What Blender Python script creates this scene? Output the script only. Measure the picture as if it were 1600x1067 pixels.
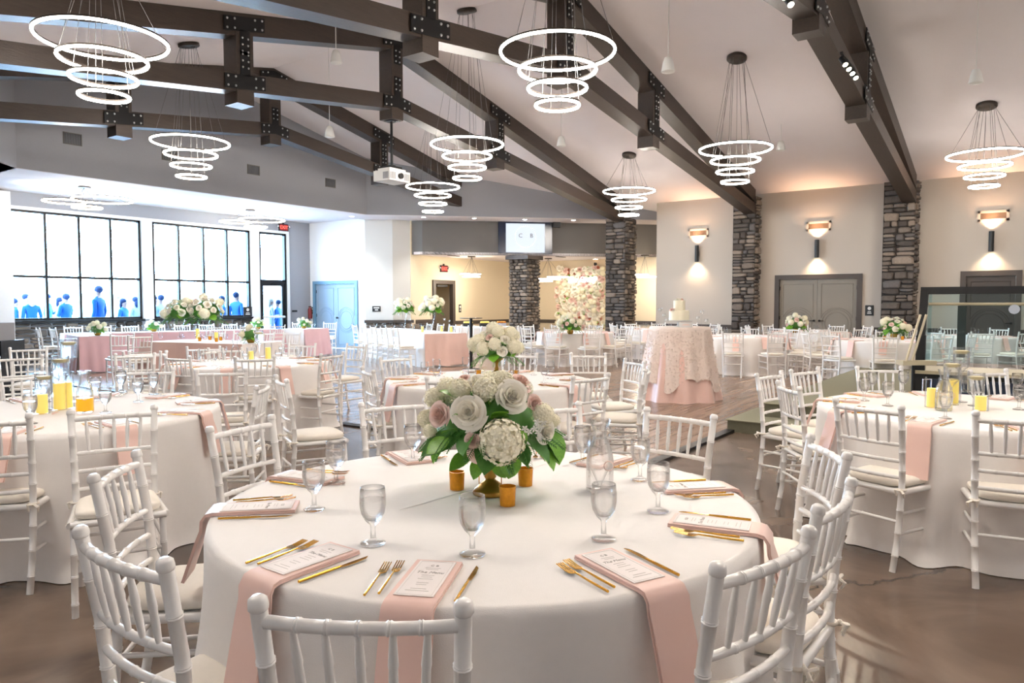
import bpy, bmesh, math, random
from mathutils import Vector, Matrix
random.seed(11)
PI = math.pi; R = math.radians
S = bpy.context.scene
COL = S.collection
for o in list(bpy.data.objects): bpy.data.objects.remove(o)

# ------------------------------------------------------------------ camera, world, exposure
F_PX = 1134.0; CAM_H = 1.45; PITCH = R(3.0); YAW = R(35.7)   # yaw: angle of the view from the +X wall direction
cam = bpy.data.cameras.new('camera'); cam.sensor_width = 36; cam.lens = 36 * F_PX / 1600; cam.clip_start = .05; cam.clip_end = 300
camo = bpy.data.objects.new('camera', cam); COL.objects.link(camo)
camo.location = (0, 0, CAM_H); camo.rotation_euler = (PI/2 - PITCH, 0, YAW - PI/2)
S.camera = camo
w = bpy.data.worlds.new('daylight'); S.world = w; w.use_nodes = True
bg = w.node_tree.nodes['Background']; bg.inputs[0].default_value = (.45, .71, 1, 1); bg.inputs[1].default_value = 24
S.view_settings.view_transform = 'Standard'; S.view_settings.look = 'None'; S.view_settings.gamma = 1
S.view_settings.use_curve_mapping = False; S.view_settings.exposure = 1.08
cy = S.cycles
cy.max_bounces = 12; cy.diffuse_bounces = 5; cy.glossy_bounces = 3; cy.transmission_bounces = 10; cy.transparent_max_bounces = 24
cy.caustics_reflective = False; cy.caustics_refractive = False; cy.sample_clamp_indirect = 4; cy.use_denoising = True

def area(name, loc, rot, sx, sy, power, col=(1,1,1), portal=False):
    l = bpy.data.lights.new(name, 'AREA'); l.shape = 'RECTANGLE'; l.size = sx; l.size_y = sy; l.energy = power; l.color = col
    if portal: l.cycles.is_portal = True
    o = bpy.data.objects.new(name, l); COL.objects.link(o); o.location = loc; o.rotation_euler = rot; return o
def spot(name, loc, tgt, power, ang, col, blend=.6, rad=.03):
    l = bpy.data.lights.new(name, 'SPOT'); l.energy = power; l.spot_size = R(ang); l.spot_blend = blend; l.color = col; l.shadow_soft_size = rad
    o = bpy.data.objects.new(name, l); COL.objects.link(o); o.location = loc
    o.rotation_euler = (Vector(tgt) - Vector(loc)).to_track_quat('-Z', 'Y').to_euler(); return o
def point(name, loc, power, col, rad=.15):
    l = bpy.data.lights.new(name, 'POINT'); l.energy = power; l.color = col; l.shadow_soft_size = rad
    o = bpy.data.objects.new(name, l); COL.objects.link(o); o.location = loc; return o
# daylight comes through the real windows; portals only guide the sampling
area('window_portal', (8.6, 19.9, 2.4), (-PI/2, 0, 0), 3.2, 2.7, 1, portal=True)
area('window_portal', (12.0, 19.9, 2.4), (-PI/2, 0, 0), 3.2, 2.7, 1, portal=True)
area('window_portal', (14.3, 19.9, 1.9), (-PI/2, 0, 0), 1.0, 3.7, 1, portal=True)

fx, fy = math.cos(YAW), math.sin(YAW); rx, ry = fy, -fx
def ray(px, py):
    u = (px-800)/F_PX; v = (533.5-py)/F_PX
    fh = math.cos(PITCH)+v*math.sin(PITCH); up = -math.sin(PITCH)+v*math.cos(PITCH)
    return fx*fh+rx*u, fy*fh+ry*u, up
def at(px, py, z):                    # point of the photograph at height z in the room
    r = ray(px, py); t = (z-CAM_H)/r[2]; return Vector((r[0]*t, r[1]*t, z))

# ------------------------------------------------------------------ materials
def srgb(h):
    h = h.lstrip('#'); c = [int(h[i:i+2], 16)/255 for i in (0, 2, 4)]
    return tuple(x/12.92 if x <= .04045 else ((x+.055)/1.055)**2.4 for x in c) + (1,)
def mat(name, col, rough=.5, metal=0, noise=0, nscale=8, bump=0, bscale=40, emit=0, sheen=0, coat=0, trans=0, stretch=None, ecol=None, spec=None):
    m = bpy.data.materials.new(name); m.use_nodes = True; nt = m.node_tree; b = nt.nodes['Principled BSDF']
    c = srgb(col) if isinstance(col, str) else tuple(col) + (1,)
    b.inputs['Base Color'].default_value = c; b.inputs['Roughness'].default_value = rough; b.inputs['Metallic'].default_value = metal
    if spec is not None: b.inputs['Specular IOR Level'].default_value = spec
    if coat: b.inputs['Coat Weight'].default_value = coat; b.inputs['Coat Roughness'].default_value = .08
    if sheen: b.inputs['Sheen Weight'].default_value = sheen
    if trans: b.inputs['Transmission Weight'].default_value = trans
    if emit:
        b.inputs['Emission Color'].default_value = srgb(ecol) if ecol else c; b.inputs['Emission Strength'].default_value = emit
    if noise or bump:
        tc = nt.nodes.new('ShaderNodeTexCoord'); mp = nt.nodes.new('ShaderNodeMapping'); nt.links.new(tc.outputs['Object'], mp.inputs[0])
        if stretch: mp.inputs['Scale'].default_value = stretch
    if noise:
        n = nt.nodes.new('ShaderNodeTexNoise'); n.inputs['Scale'].default_value = nscale; n.inputs['Detail'].default_value = 5
        nt.links.new(mp.outputs[0], n.inputs[0])
        mx = nt.nodes.new('ShaderNodeMix'); mx.data_type = 'RGBA'
        mx.inputs[6].default_value = tuple(x*(1-noise) for x in c[:3])+(1,); mx.inputs[7].default_value = tuple(min(1, x*(1+noise)) for x in c[:3])+(1,)
        nt.links.new(n.outputs[0], mx.inputs[0]); nt.links.new(mx.outputs[2], b.inputs['Base Color'])
    if bump:
        n2 = nt.nodes.new('ShaderNodeTexNoise'); n2.inputs['Scale'].default_value = bscale; n2.inputs['Detail'].default_value = 4
        nt.links.new(mp.outputs[0], n2.inputs[0])
        bp = nt.nodes.new('ShaderNodeBump'); bp.inputs['Strength'].default_value = bump; bp.inputs['Distance'].default_value = .01
        nt.links.new(n2.outputs[0], bp.inputs['Height']); nt.links.new(bp.outputs[0], b.inputs['Normal'])
    return m
def glassy(name, tint=(.97,.98,.98), keep=.45, ior=1.45):
    m = bpy.data.materials.new(name); m.use_nodes = True; nt = m.node_tree; nt.nodes.clear()
    out = nt.nodes.new('ShaderNodeOutputMaterial'); g = nt.nodes.new('ShaderNodeBsdfGlass'); g.inputs['Color'].default_value = tint+(1,)
    g.inputs['Roughness'].default_value = .0; g.inputs['IOR'].default_value = ior
    t = nt.nodes.new('ShaderNodeBsdfTransparent'); t.inputs[0].default_value = (1,1,1,1)
    mx = nt.nodes.new('ShaderNodeMixShader'); lw = nt.nodes.new('ShaderNodeLayerWeight'); lw.inputs[0].default_value = .5
    pw = nt.nodes.new('ShaderNodeMath'); pw.operation = 'POWER'; pw.inputs[1].default_value = 1.6; nt.links.new(lw.outputs['Facing'], pw.inputs[0])
    mr = nt.nodes.new('ShaderNodeMapRange'); mr.inputs[3].default_value = keep*.4; mr.inputs[4].default_value = .95; nt.links.new(pw.outputs[0], mr.inputs[0]); nt.links.new(mr.outputs[0], mx.inputs[0])
    nt.links.new(t.outputs[0], mx.inputs[1]); nt.links.new(g.outputs[0], mx.inputs[2]); nt.links.new(mx.outputs[0], out.inputs[0]); return m
def thin_glass(name, tint=(.93,.97,1), refl=.25):
    m = bpy.data.materials.new(name); m.use_nodes = True; nt = m.node_tree; nt.nodes.clear()
    out = nt.nodes.new('ShaderNodeOutputMaterial'); g = nt.nodes.new('ShaderNodeBsdfGlossy'); g.inputs['Roughness'].default_value = .03
    t = nt.nodes.new('ShaderNodeBsdfTransparent'); t.inputs[0].default_value = tint+(1,)
    lw = nt.nodes.new('ShaderNodeLayerWeight'); lw.inputs[0].default_value = refl
    mx = nt.nodes.new('ShaderNodeMixShader'); ml = nt.nodes.new('ShaderNodeMath'); ml.operation = 'MULTIPLY'; ml.inputs[1].default_value = .4; nt.links.new(lw.outputs['Fresnel'], ml.inputs[0]); nt.links.new(ml.outputs[0], mx.inputs[0])
    nt.links.new(t.outputs[0], mx.inputs[1]); nt.links.new(g.outputs[0], mx.inputs[2]); nt.links.new(mx.outputs[0], out.inputs[0]); return m
M = {}
M['ceil'] = mat('ceiling paint', '#dbd4d4', .9, noise=.02, nscale=3)
M['gable'] = mat('grey paint', '#939499', .85, noise=.03, nscale=30)
M['dgrey'] = mat('dark grey paint', '#6a6763', .85, noise=.03, nscale=30)
M['wall'] = mat('warm grey paint', '#b9b0a4', .85, noise=.02, nscale=30)
M['cream'] = mat('cream paint', '#d9ccb2', .85, noise=.02, nscale=20)
M['pier'] = mat('pier paint', '#cbc9c4', .85)
M['white'] = mat('white paint', '#e6e8ea', .8, noise=.02, nscale=20)
M['beam'] = mat('stained timber', '#382e27', .42, noise=.35, nscale=6, bump=.3, bscale=18, stretch=(.6, 6, 6))
M['steel'] = mat('black steel', '#0c0c0d', .5, .3)
M['bolt'] = mat('zinc bolt', '#b9bcbd', .35, .8)
M['stone'] = [mat('ledge stone %s' % c, c, .9, noise=.35, nscale=9, bump=.8, bscale=22) for c in ('#5f5750', '#776c62', '#4e4742', '#8a7d70', '#645f5c')]
M['mortar'] = mat('mortar', '#3a3531', .95, noise=.3, nscale=30)
M['trim'] = mat('dark trim', '#443c37', .5)
M['door'] = mat('door paint', '#817a6f', .55)
M['doorb'] = mat('pale door paint', '#8c9fb0', .45)
M['black'] = mat('black', '#101113', .45)
M['chair'] = mat('white lacquer', '#f3f0ec', .28, coat=.3)
M['cushion'] = mat('ivory cushion', '#efe7da', .75, noise=.03, nscale=60, bump=.15, bscale=300)
M['cloth'] = mat('white linen', '#f1ece7', .85, noise=.02, nscale=40, bump=.12, bscale=400, sheen=.2)
M['pink'] = mat('blush satin', '#ecc7ba', .42, noise=.05, nscale=6, sheen=.3)
M['pinkd'] = mat('mauve satin', '#dcb0b4', .45, noise=.06, nscale=5, sheen=.3)
M['card'] = mat('menu card', '#f2eae6', .7)
M['ink'] = mat('grey ink', '#6f6965', .8); M['inkp'] = mat('pale ink', '#cbc3bd', .8); M['inkm'] = mat('mid ink', '#9a928c', .8)
M['gold'] = mat('gold cutlery', '#d9a441', .16, 1.0)
M['brass'] = mat('antique gold', '#a8823c', .35, .9, noise=.25, nscale=20)
M['votive'] = mat('mercury gold glass', '#c8851f', .25, .5, noise=.45, nscale=60, emit=.05, ecol='#d08a20')
M['glass'] = glassy('goblet glass', (1,1,1), keep=.22)
M['water'] = glassy('water', (1,1,1), .25, 1.33)
M['fglass'] = thin_glass('clear glass', (.99,.995,1), .2)
M['pane'] = thin_glass('window glass', (.95,.98,1), .12)
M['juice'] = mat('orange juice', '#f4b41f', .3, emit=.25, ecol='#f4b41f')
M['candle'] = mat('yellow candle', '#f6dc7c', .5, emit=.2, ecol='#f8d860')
M['wax'] = mat('ivory wax', '#f3e6b8', .5)
M['rosew'] = mat('ivory petal', '#fdf8ea', .6)
M['rosep'] = mat('blush petal', '#f3d6ca', .6)
M['hyd'] = mat('hydrangea petal', '#faf4dc', .65)
M['red'] = mat('coral petal', '#c8785c', .6)
M['leaf'] = mat('glossy leaf', '#76ae38', .38, noise=.35, nscale=14)
M['leafd'] = mat('dark fern', '#487f32', .5, noise=.3, nscale=20)
M['ring'] = mat('lit ring diffuser', '#fff1d8', .5, emit=42, ecol='#fff6ec'); M['ringb'] = mat('dim ring diffuser', '#fff1d8', .5, emit=7, ecol='#fff0dc')
M['wire'] = mat('suspension wire', '#6b6a6a', .4, .6)
M['bronze'] = mat('bronze canopy', '#3a322c', .4, .6)
M['speaker'] = mat('white speaker', '#d8d8d4', .5)
M['lamp'] = mat('lit lamp', '#fff4dc', .5, emit=30, ecol='#ffe9c4')
M['lampw'] = mat('lit downlight', '#ffffff', .5, emit=14)
M['neon'] = mat('neon tube', '#ffffff', .5, emit=2.2, ecol='#eef4ff')
M['screen'] = mat('lit screen', '#202226', .6, emit=.5, ecol='#e6f0ff')
M['screend'] = mat('dark screen', '#0c1c38', .15)
M['exit'] = mat('exit red', '#e02020', .5, emit=1.2, ecol='#ff6a5a')
M['carpet'] = mat('sage stage carpet', '#8c8871', .95, noise=.1, nscale=60, bump=.3, bscale=200)
M['carpetd'] = mat('green stage skirt', '#6a6856', .9, noise=.15, nscale=30)
M['beige'] = mat('beige metal', '#cbbfa2', .4, .3)
M['navy'] = mat('navy panel', '#16243c', .4)
M['chrome'] = mat('chrome', '#d8dade', .12, 1)
M['cake'] = mat('buttercream', '#f4ecd2', .55, bump=.1, bscale=40)
M['lace'] = mat('blush lace', '#f6e4d9', .85, noise=.12, nscale=45, bump=.5, bscale=70)
M['sign'] = mat('black sign', '#15171a', .5)
M['extg'] = mat('pale paving', '#c9cdd2', .9, noise=.05, nscale=2)
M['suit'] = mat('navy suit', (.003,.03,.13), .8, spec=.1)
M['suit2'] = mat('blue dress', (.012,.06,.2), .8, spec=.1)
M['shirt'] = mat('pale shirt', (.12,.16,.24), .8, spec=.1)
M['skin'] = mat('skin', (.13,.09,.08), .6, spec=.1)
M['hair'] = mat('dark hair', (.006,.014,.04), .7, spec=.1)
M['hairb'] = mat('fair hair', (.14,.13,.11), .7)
M['hedge'] = mat('far hedge', (.35,.5,.42), .9, noise=.2, nscale=4)
M['foodo'] = mat('oranges', '#e08a28', .5)
def concrete():
    m = bpy.data.materials.new('polished concrete'); m.use_nodes = True; nt = m.node_tree; b = nt.nodes['Principled BSDF']; L = nt.links.new
    tc = nt.nodes.new('ShaderNodeTexCoord')
    n = nt.nodes.new('ShaderNodeTexNoise'); n.inputs['Scale'].default_value = .9; n.inputs['Detail'].default_value = 7; n.inputs['Distortion'].default_value = 1.2; L(tc.outputs['Object'], n.inputs[0])
    cr = nt.nodes.new('ShaderNodeValToRGB'); e = cr.color_ramp.elements; e[0].position = .3; e[0].color = srgb('#3b2f28'); e[1].position = .7; e[1].color = srgb('#7d6a5b'); L(n.outputs[0], cr.inputs[0])
    v = nt.nodes.new('ShaderNodeTexVoronoi'); v.feature = 'DISTANCE_TO_EDGE'; v.inputs['Scale'].default_value = .28
    n3 = nt.nodes.new('ShaderNodeTexNoise'); n3.inputs['Scale'].default_value = 2.2; n3.inputs['Detail'].default_value = 6; L(tc.outputs['Object'], n3.inputs[0])
    ad = nt.nodes.new('ShaderNodeVectorMath'); ad.operation = 'MULTIPLY_ADD'; ad.inputs[1].default_value = (.5,.5,.5); L(n3.outputs['Color'], ad.inputs[0]); L(tc.outputs['Object'], ad.inputs[2]); L(ad.outputs[0], v.inputs['Vector'])
    mr = nt.nodes.new('ShaderNodeMapRange'); mr.inputs[1].default_value = 0; mr.inputs[2].default_value = .004; mr.inputs[3].default_value = .35; mr.inputs[4].default_value = 1; L(v.outputs['Distance'], mr.inputs[0])
    mx = nt.nodes.new('ShaderNodeMix'); mx.data_type = 'RGBA'; mx.blend_type = 'MULTIPLY'; mx.inputs[0].default_value = 1; L(cr.outputs[0], mx.inputs[6]); L(mr.outputs[0], mx.inputs[7]); L(mx.outputs[2], b.inputs['Base Color'])
    r = nt.nodes.new('ShaderNodeMapRange'); r.inputs[3].default_value = .14; r.inputs[4].default_value = .32; L(n.outputs[0], r.inputs[0]); L(r.outputs[0], b.inputs['Roughness'])
    return m
M['concrete'] = concrete()
def woodfloor():
    m = bpy.data.materials.new('wood plank floor'); m.use_nodes = True; nt = m.node_tree; b = nt.nodes['Principled BSDF']; L = nt.links.new
    tc = nt.nodes.new('ShaderNodeTexCoord'); mp = nt.nodes.new('ShaderNodeMapping'); mp.inputs['Scale'].default_value = (.8, 9, 1); L(tc.outputs['Object'], mp.inputs[0])
    n = nt.nodes.new('ShaderNodeTexNoise'); n.inputs['Scale'].default_value = 2; n.inputs['Detail'].default_value = 6; L(mp.outputs[0], n.inputs[0])
    g = nt.nodes.new('ShaderNodeNewGeometry')
    a = nt.nodes.new('ShaderNodeMath'); a.operation = 'MULTIPLY_ADD'; a.inputs[1].default_value = .35; L(g.outputs['Random Per Island'], a.inputs[0]); L(n.outputs[0], a.inputs[2])
    cr = nt.nodes.new('ShaderNodeValToRGB'); e = cr.color_ramp.elements; e[0].position = .35; e[0].color = srgb('#6b5648'); e[1].position = .95; e[1].color = srgb('#a38873'); L(a.outputs[0], cr.inputs[0])
    L(cr.outputs[0], b.inputs['Base Color']); b.inputs['Roughness'].default_value = .24; return m
M['wood'] = woodfloor()

# ------------------------------------------------------------------ mesh helpers
class MB:
    def __init__(s): s.v = []; s.f = []; s.mi = []
    def add(s, vs, fs, mi=0):
        b = len(s.v); s.v += [tuple(v) for v in vs]; s.f += [tuple(i+b for i in f) for f in fs]; s.mi += [mi]*len(fs); return s
    def box(s, x0, x1, y0, y1, z0, z1, mi=0):
        return s.add([(x0,y0,z0),(x1,y0,z0),(x1,y1,z0),(x0,y1,z0),(x0,y0,z1),(x1,y0,z1),(x1,y1,z1),(x0,y1,z1)],
                     [(0,3,2,1),(4,5,6,7),(0,1,5,4),(1,2,6,5),(2,3,7,6),(3,0,4,7)], mi)
    def prism(s, poly, d, mi=0, closed=True):      # poly: 3D points, extruded by vector d
        n = len(poly); P = [Vector(p) for p in poly]; d = Vector(d)
        fs = [(i, (i+1) % n, n+(i+1) % n, n+i) for i in range(n)] + [tuple(range(n))[::-1], tuple(range(n, 2*n))]
        return s.add(P + [p+d for p in P], fs, mi)
    def tube(s, pts, rs, seg=8, cap=True, mi=0, closed=False):
        P = [Vector(p) for p in pts]; n = len(P)
        if not hasattr(rs, '__len__'): rs = [rs]*n
        vs = []; up = None
        for i in range(n):
            if closed: t = P[(i+1) % n]-P[i-1]
            else: t = P[min(i+1, n-1)]-P[max(i-1, 0)]
            t.normalize()
            if up is None: up = Vector((0,0,1)) if abs(t.z) < .9 else Vector((0,1,0))
            a = t.cross(up)
            if a.length < 1e-4: a = t.orthogonal()
            a.normalize(); b = a.cross(t); b.normalize(); up = b
            for k in range(seg):
                an = 2*PI*k/seg; vs.append(P[i]+(a*math.cos(an)+b*math.sin(an))*rs[i])
        fs = []
        for i in range(n if closed else n-1):
            j = (i+1) % n
            for k in range(seg):
                k2 = (k+1) % seg; fs.append((i*seg+k, j*seg+k, j*seg+k2, i*seg+k2))
        if cap and not closed: fs += [tuple(range(seg)), tuple((n-1)*seg+k for k in range(seg))[::-1]]
        return s.add(vs, fs, mi)
    def lathe(s, prof, seg=20, c=(0,0,0), mi=0, cap=True):
        vs = []; fs = []; n = len(prof)
        for r, z in prof:
            for k in range(seg):
                a = 2*PI*k/seg; vs.append((c[0]+r*math.cos(a), c[1]+r*math.sin(a), c[2]+z))
        for i in range(n-1):
            for k in range(seg):
                k2 = (k+1) % seg; fs.append((i*seg+k, i*seg+k2, (i+1)*seg+k2, (i+1)*seg+k))
        if cap:
            if prof[0][0] > 1e-5: fs.append(tuple(range(seg))[::-1])
            if prof[-1][0] > 1e-5: fs.append(tuple((n-1)*seg+k for k in range(seg)))
        return s.add(vs, fs, mi)
    def ball(s, c, r, seg=10, rings=6, sc=(1,1,1), mi=0):
        pr = [(max(1e-6, math.sin(PI*i/rings)), -math.cos(PI*i/rings)) for i in range(rings+1)]
        b = len(s.v); s.lathe(pr, seg, mi=mi, cap=False)
        for i in range(b, len(s.v)):
            v = s.v[i]; s.v[i] = (c[0]+v[0]*r*sc[0], c[1]+v[1]*r*sc[1], c[2]+v[2]*r*sc[2])
        return s
    def xf(s, m, start=0):
        for i in range(start, len(s.v)): s.v[i] = tuple(m @ Vector(s.v[i]))
        return s
    def mesh(s, name, mats, smooth=False, merge=False):
        me = bpy.data.meshes.new(name); me.from_pydata(s.v, [], s.f)
        for m in (mats if isinstance(mats, (list, tuple)) else [mats]): me.materials.append(m)
        if any(s.mi):
            for p, i in zip(me.polygons, s.mi): p.material_index = i
        bm = bmesh.new(); bm.from_mesh(me)
        if merge: bmesh.ops.remove_doubles(bm, verts=bm.verts, dist=1e-5)
        bmesh.ops.recalc_face_normals(bm, faces=bm.faces); bm.to_mesh(me); bm.free()
        if smooth:
            me.shade_smooth()
            if smooth != 'all':
                try: me.set_sharp_from_angle(angle=R(62))
                except Exception: pass
        me.update(); return me
def link(name, me, parent=None, loc=(0,0,0), rot=(0,0,0), sc=(1,1,1)):
    o = bpy.data.objects.new(name, me); COL.objects.link(o); o.location = loc; o.rotation_euler = rot; o.scale = sc
    if parent: o.parent = parent
    return o
def tag(o, label=None, cat=None, group=None, kind=None):
    if label: o['label'] = label
    if cat: o['category'] = cat
    if group: o['group'] = group
    if kind: o['kind'] = kind
    return o
def thing(name, label, cat, loc=(0,0,0), rz=0, group=None):
    o = bpy.data.objects.new(name, None); o.empty_display_size = .1; COL.objects.link(o); o.location = loc; o.rotation_euler = (0,0,rz)
    return tag(o, label, cat, group)
def struct(name, mb, m, parent=None, **k):
    o = link(name, mb.mesh(name, m, **k), parent)
    if parent is None: o['kind'] = 'structure'
    return o
def sempty(name, loc=(0,0,0), rz=0):
    o = bpy.data.objects.new(name, None); COL.objects.link(o); o['kind'] = 'structure'; o.location = loc; o.rotation_euler = (0,0,rz); return o
KIDS = {}
def tree(o):
    return [c for c in bpy.data.objects if c.parent == o]
def dup(o, loc=None, rz=None, label=None, group=None, parent=None, cache={}):
    key = o.name
    if key not in cache: cache[key] = [(c, tree(c)) for c in tree(o)]
    r = o.copy(); COL.objects.link(r)
    if loc is not None: r.location = loc
    if rz is not None: r.rotation_euler = (0,0,rz)
    if label: r['label'] = label
    if group: r['group'] = group
    if parent: r.parent = parent
    for c, gs in cache[key]:
        d = c.copy(); COL.objects.link(d); d.parent = r
        for g in gs:
            e = g.copy(); COL.objects.link(e); e.parent = d
    return r
def face_to(n): return math.atan2(-n[0], n[1])     # local +Y looks along n

_tx = {}
def text_mesh(s, size, m, ext=.002, shear=0):
    k = (s, size, m.name, ext)
    if k in _tx: return _tx[k]
    c = bpy.data.curves.new('lettering', 'FONT'); c.body = s; c.size = size; c.extrude = ext; c.align_x = 'CENTER'; c.align_y = 'CENTER'; c.shear = shear; c.resolution_u = 2
    o = bpy.data.objects.new('t', c); COL.objects.link(o); bpy.context.view_layer.update()
    me = bpy.data.meshes.new_from_object(o.evaluated_get(bpy.context.evaluated_depsgraph_get())); me.materials.clear(); me.materials.append(m)
    bpy.data.objects.remove(o); _tx[k] = me; return me
# ------------------------------------------------------------------ room shell
RX, RZ, SL = 10.3, 6.7, .218
def roofz(x): return RZ - SL*abs(x-RX)
G = 16.0; WX = 20.5; LC = 4.05
# floor
struct('floor', MB().box(-3, 23.2, -9, 19.65, -.1, 0), M['concrete'])
fl = bpy.data.objects['floor']
mb = MB(); rr = random.Random(3)
y = 2.8
while y < 15.9:
    x = 5.9 - rr.random()*1.0
    while x < 20.4:
        x2 = x+1.25
        a, b2 = max(x, 5.9), min(x2, 20.4)
        if b2 > a+.02: mb.box(a+.002, b2-.002, y+.002, min(y+.17, 15.95), -.004, .012)
        x = x2
    y += .174
o = link('floor_plank', mb.mesh('floor_plank', M['wood']), fl); o['kind'] = 'stuff'
struct('trim_1', MB().box(5.78, 8.05, 2.7, 2.8, 0, .03), M['black'])
struct('trim_2', MB().box(5.78, 5.9, 2.7, 15.9, 0, .018), M['steel'])
# sloped ceiling
def slab(name, p, t=.1, m='ceil'):
    return struct(name, MB().prism(p, (0,0,t)), M[m])
mb = MB(); mb.prism([(.1,-9,roofz(.1)), (RX,-9,RZ), (RX,G+.1,RZ), (.1,G+.1,roofz(.1))], (0,0,.1))
mb.prism([(RX,-9,RZ), (21.7,-9,roofz(21.7)), (21.7,G+.1,roofz(21.7)), (RX,G+.1,RZ)], (0,0,.1))
struct('ceiling', mb, M['ceil'])
mb = MB().prism([(-3,-9,LC),(.1,-9,LC),(.1,10.2,LC),(5.9,G,LC),(5.9,20,LC),(-3,20,LC)], (0,0,.1))
mb.box(-.1,.1,-9,10.2,LC,4.6)
struct('ceiling_side', mb, M['ceil'])
# alcove ceiling with a dropped band along the opening
mb = MB().prism([(5.9,G+.9,LC+.05),(16.8,G+.9,LC+.05),(16.8,20,LC+.05),(-3,20,LC+.05),(-3,11.2,LC+.05),(.1,11.2,LC+.05)], (0,0,.1))
struct('ceiling_alcove', mb, M['ceil'])
mb = MB().prism([(5.9,G,LC),(14.95,G,LC),(21.65,9.3,LC),(23.2,9.3,LC),(23.2,9.6,LC),(15.8,17.0,LC),(15.5,G+.95,LC),(5.5,G+.95,LC),(-.4,11.0,LC),(.1,10.2,LC)], (0,0,.16))
struct('trim_3', mb, M['ceil'])
# upper grey walls above the band
mb = MB().box(5.9, 14.95, G-.012, G+.12, LC+.01, 6.75)
mb.prism([(14.94,G-.012,LC+.01),(21.7,9.228,LC+.01),(21.78,9.33,LC+.01),(15.04,G+.1,LC+.01)], (0,0,2.0))
mb.prism([(5.91,G-.012,LC+.01),(.1,10.178,LC+.01),(.0,10.28,LC+.01),(5.81,G+.08,LC+.01)], (0,0,1.9))
struct('wall_gable', mb, M['gable'])
# right wall with sconces: piers around the door openings
mb = MB()
for y0, y1, z0, z1 in ((-9,.36,0,4.6),(1.34,3.73,0,4.6),(5.69,9.2,0,4.6),(.36,1.34,2.1,4.6),(3.73,5.69,2.1,4.6)): mb.box(WX, WX+.15, y0, y1, z0, z1)
mb.box(WX, 22.4, 9.2, 9.34, 0, 4.6).box(WX+.6, WX+.65, -1, 7, 0, 2.4)
struct('wall_right', mb, M['wall'])
mb = MB()
for y0, y1 in ((-9,.24),(1.46,2.1),(3.0,3.61),(5.81,6.0),(6.8,9.34)): mb.box(WX-.03, WX, y0, y1, .72, .84); mb.box(WX-.02, WX, y0, y1, 0, .16)
mb.box(WX-.02, WX+.0, 6.8, 9.34, 0, .1)
struct('baseboard_right', mb, M['trim'])
mb = MB()
for y0, y1 in ((-9,.24),(1.46,2.15),(2.95,3.61),(5.81,5.95),(6.75,9.34)): mb.box(WX-.008, WX, y0, y1, .16, .72)
struct('trim_4', mb, M['door'])
# bar room walls
mb = MB().box(16.8, 17.93, G, G+.12, 0, 4.1).box(18.82, 22.4, G, G+.12, 0, 4.1).box(17.93, 18.82, G, G+.12, 2.1, 4.1)
mb.box(22.4, 22.52, 9.2, G+.12, 0, 4.1)
mb.box(17.7, 19.3, G+1.6, G+1.7, 0, 3).box(17.6, 17.7, G+.12, G+1.7, 0, 3).box(19.3, 19.4, G+.12, G+1.7, 0, 3).box(17.6, 19.4, G+.12, G+1.7, 2.3, 2.4)
struct('wall_bar', mb, M['cream'])
mb = MB().box(22.36, 22.4, 9.34, G, .74, .86).box(17.0, 17.9, G-.04, G, .8, .93)
mb.box(18.95, 22.4, G-.03, G, .74, .86)
struct('baseboard_bar', mb, M['trim'])
HS = 32.6
mb = MB().prism([(16.95,HS-16.95,2.99),(23.2,HS-23.2,2.99),(23.2,HS-23.0,2.99),(17.1,HS-16.9,2.99)], (0,0,1.08))
mb.prism([(16.95,HS-16.95,2.99),(16.85,G,2.99),(17.0,G,2.99),(17.1,HS-16.95,2.99)], (0,0,1.08))
struct('wall_header', mb, M['dgrey'])
struct('ceiling_bar', MB().prism([(16.9,HS-16.9,2.99),(23.2,9.4,2.99),(23.2,G,2.99),(16.86,G,2.99)], (0,0,.08)), M['ceil'])
mb = MB()
for a, b in ((((18.0,15.25)),0), ((20.5,12.75),0)):
    mb.box(a[0]-.25, a[0]+.25, a[1]-.05, a[1]+.05, 2.975, 2.99)
struct('trim_5', mb, M['black'])
# wall with the pale double door and the 45 degree piers
mb = MB()
for y0, y1, z0, z1 in ((17.0,17.43,0,4.1),(19.37,19.8,0,4.1),(17.43,19.37,2.08,4.1)): mb.box(15.8, 15.92, y0, y1, z0, z1)
struct('wall_door_side', mb, M['white'])
mb = MB().prism([(15.8,17.0,0),(16.3,16.3,0),(16.4,16.4,0),(15.92,17.08,0)], (0,0,4.1))
mb.prism([(16.3,16.3,0),(16.85,16.0,0),(16.85,16.12,0),(16.4,16.4,0)], (0,0,4.1))
struct('wall_pier', mb, M['pier'])
# window wall
WY = 19.65
mb = MB().box(-3, 7.05, WY, WY+.2, 0, 4.1).box(10.14, 10.47, WY, WY+.2, 0, 4.1).box(13.5, 13.84, WY, WY+.2, 0, 4.1).box(14.84, 15.92, WY, WY+.2, 0, 4.1)
mb.box(7.05, 10.14, WY, WY+.2, 3.68, 4.1).box(10.47, 13.5, WY, WY+.2, 3.68, 4.1).box(13.84, 14.84, WY, WY+.2, 3.68, 4.1).box(7.05, 10.14, WY, WY+.2, 0, 1.02).box(10.47, 13.5, WY, WY+.2, 0, 1.02)
struct('wall_window_side', mb, M['gable'])
mb = MB().box(6.45, 7.03, WY-.22, WY-.001, 0, 4.05).box(10.16, 10.45, WY-.06, WY, 1.02, 3.75).box(13.52, 13.82, WY-.06, WY, 0, 3.75).box(14.86, 14.95, WY-.05, WY, 0, 3.7).box(7.0, 14.95, WY-.05, WY, 3.68, 3.76)
struct('trim_6', mb, M['white'])
struct('trim_7', MB().box(7.03, 10.16, WY-.14, WY+.02, .97, 1.04).box(10.45, 13.52, WY-.14, WY+.02, .97, 1.04), M['steel'])
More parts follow.
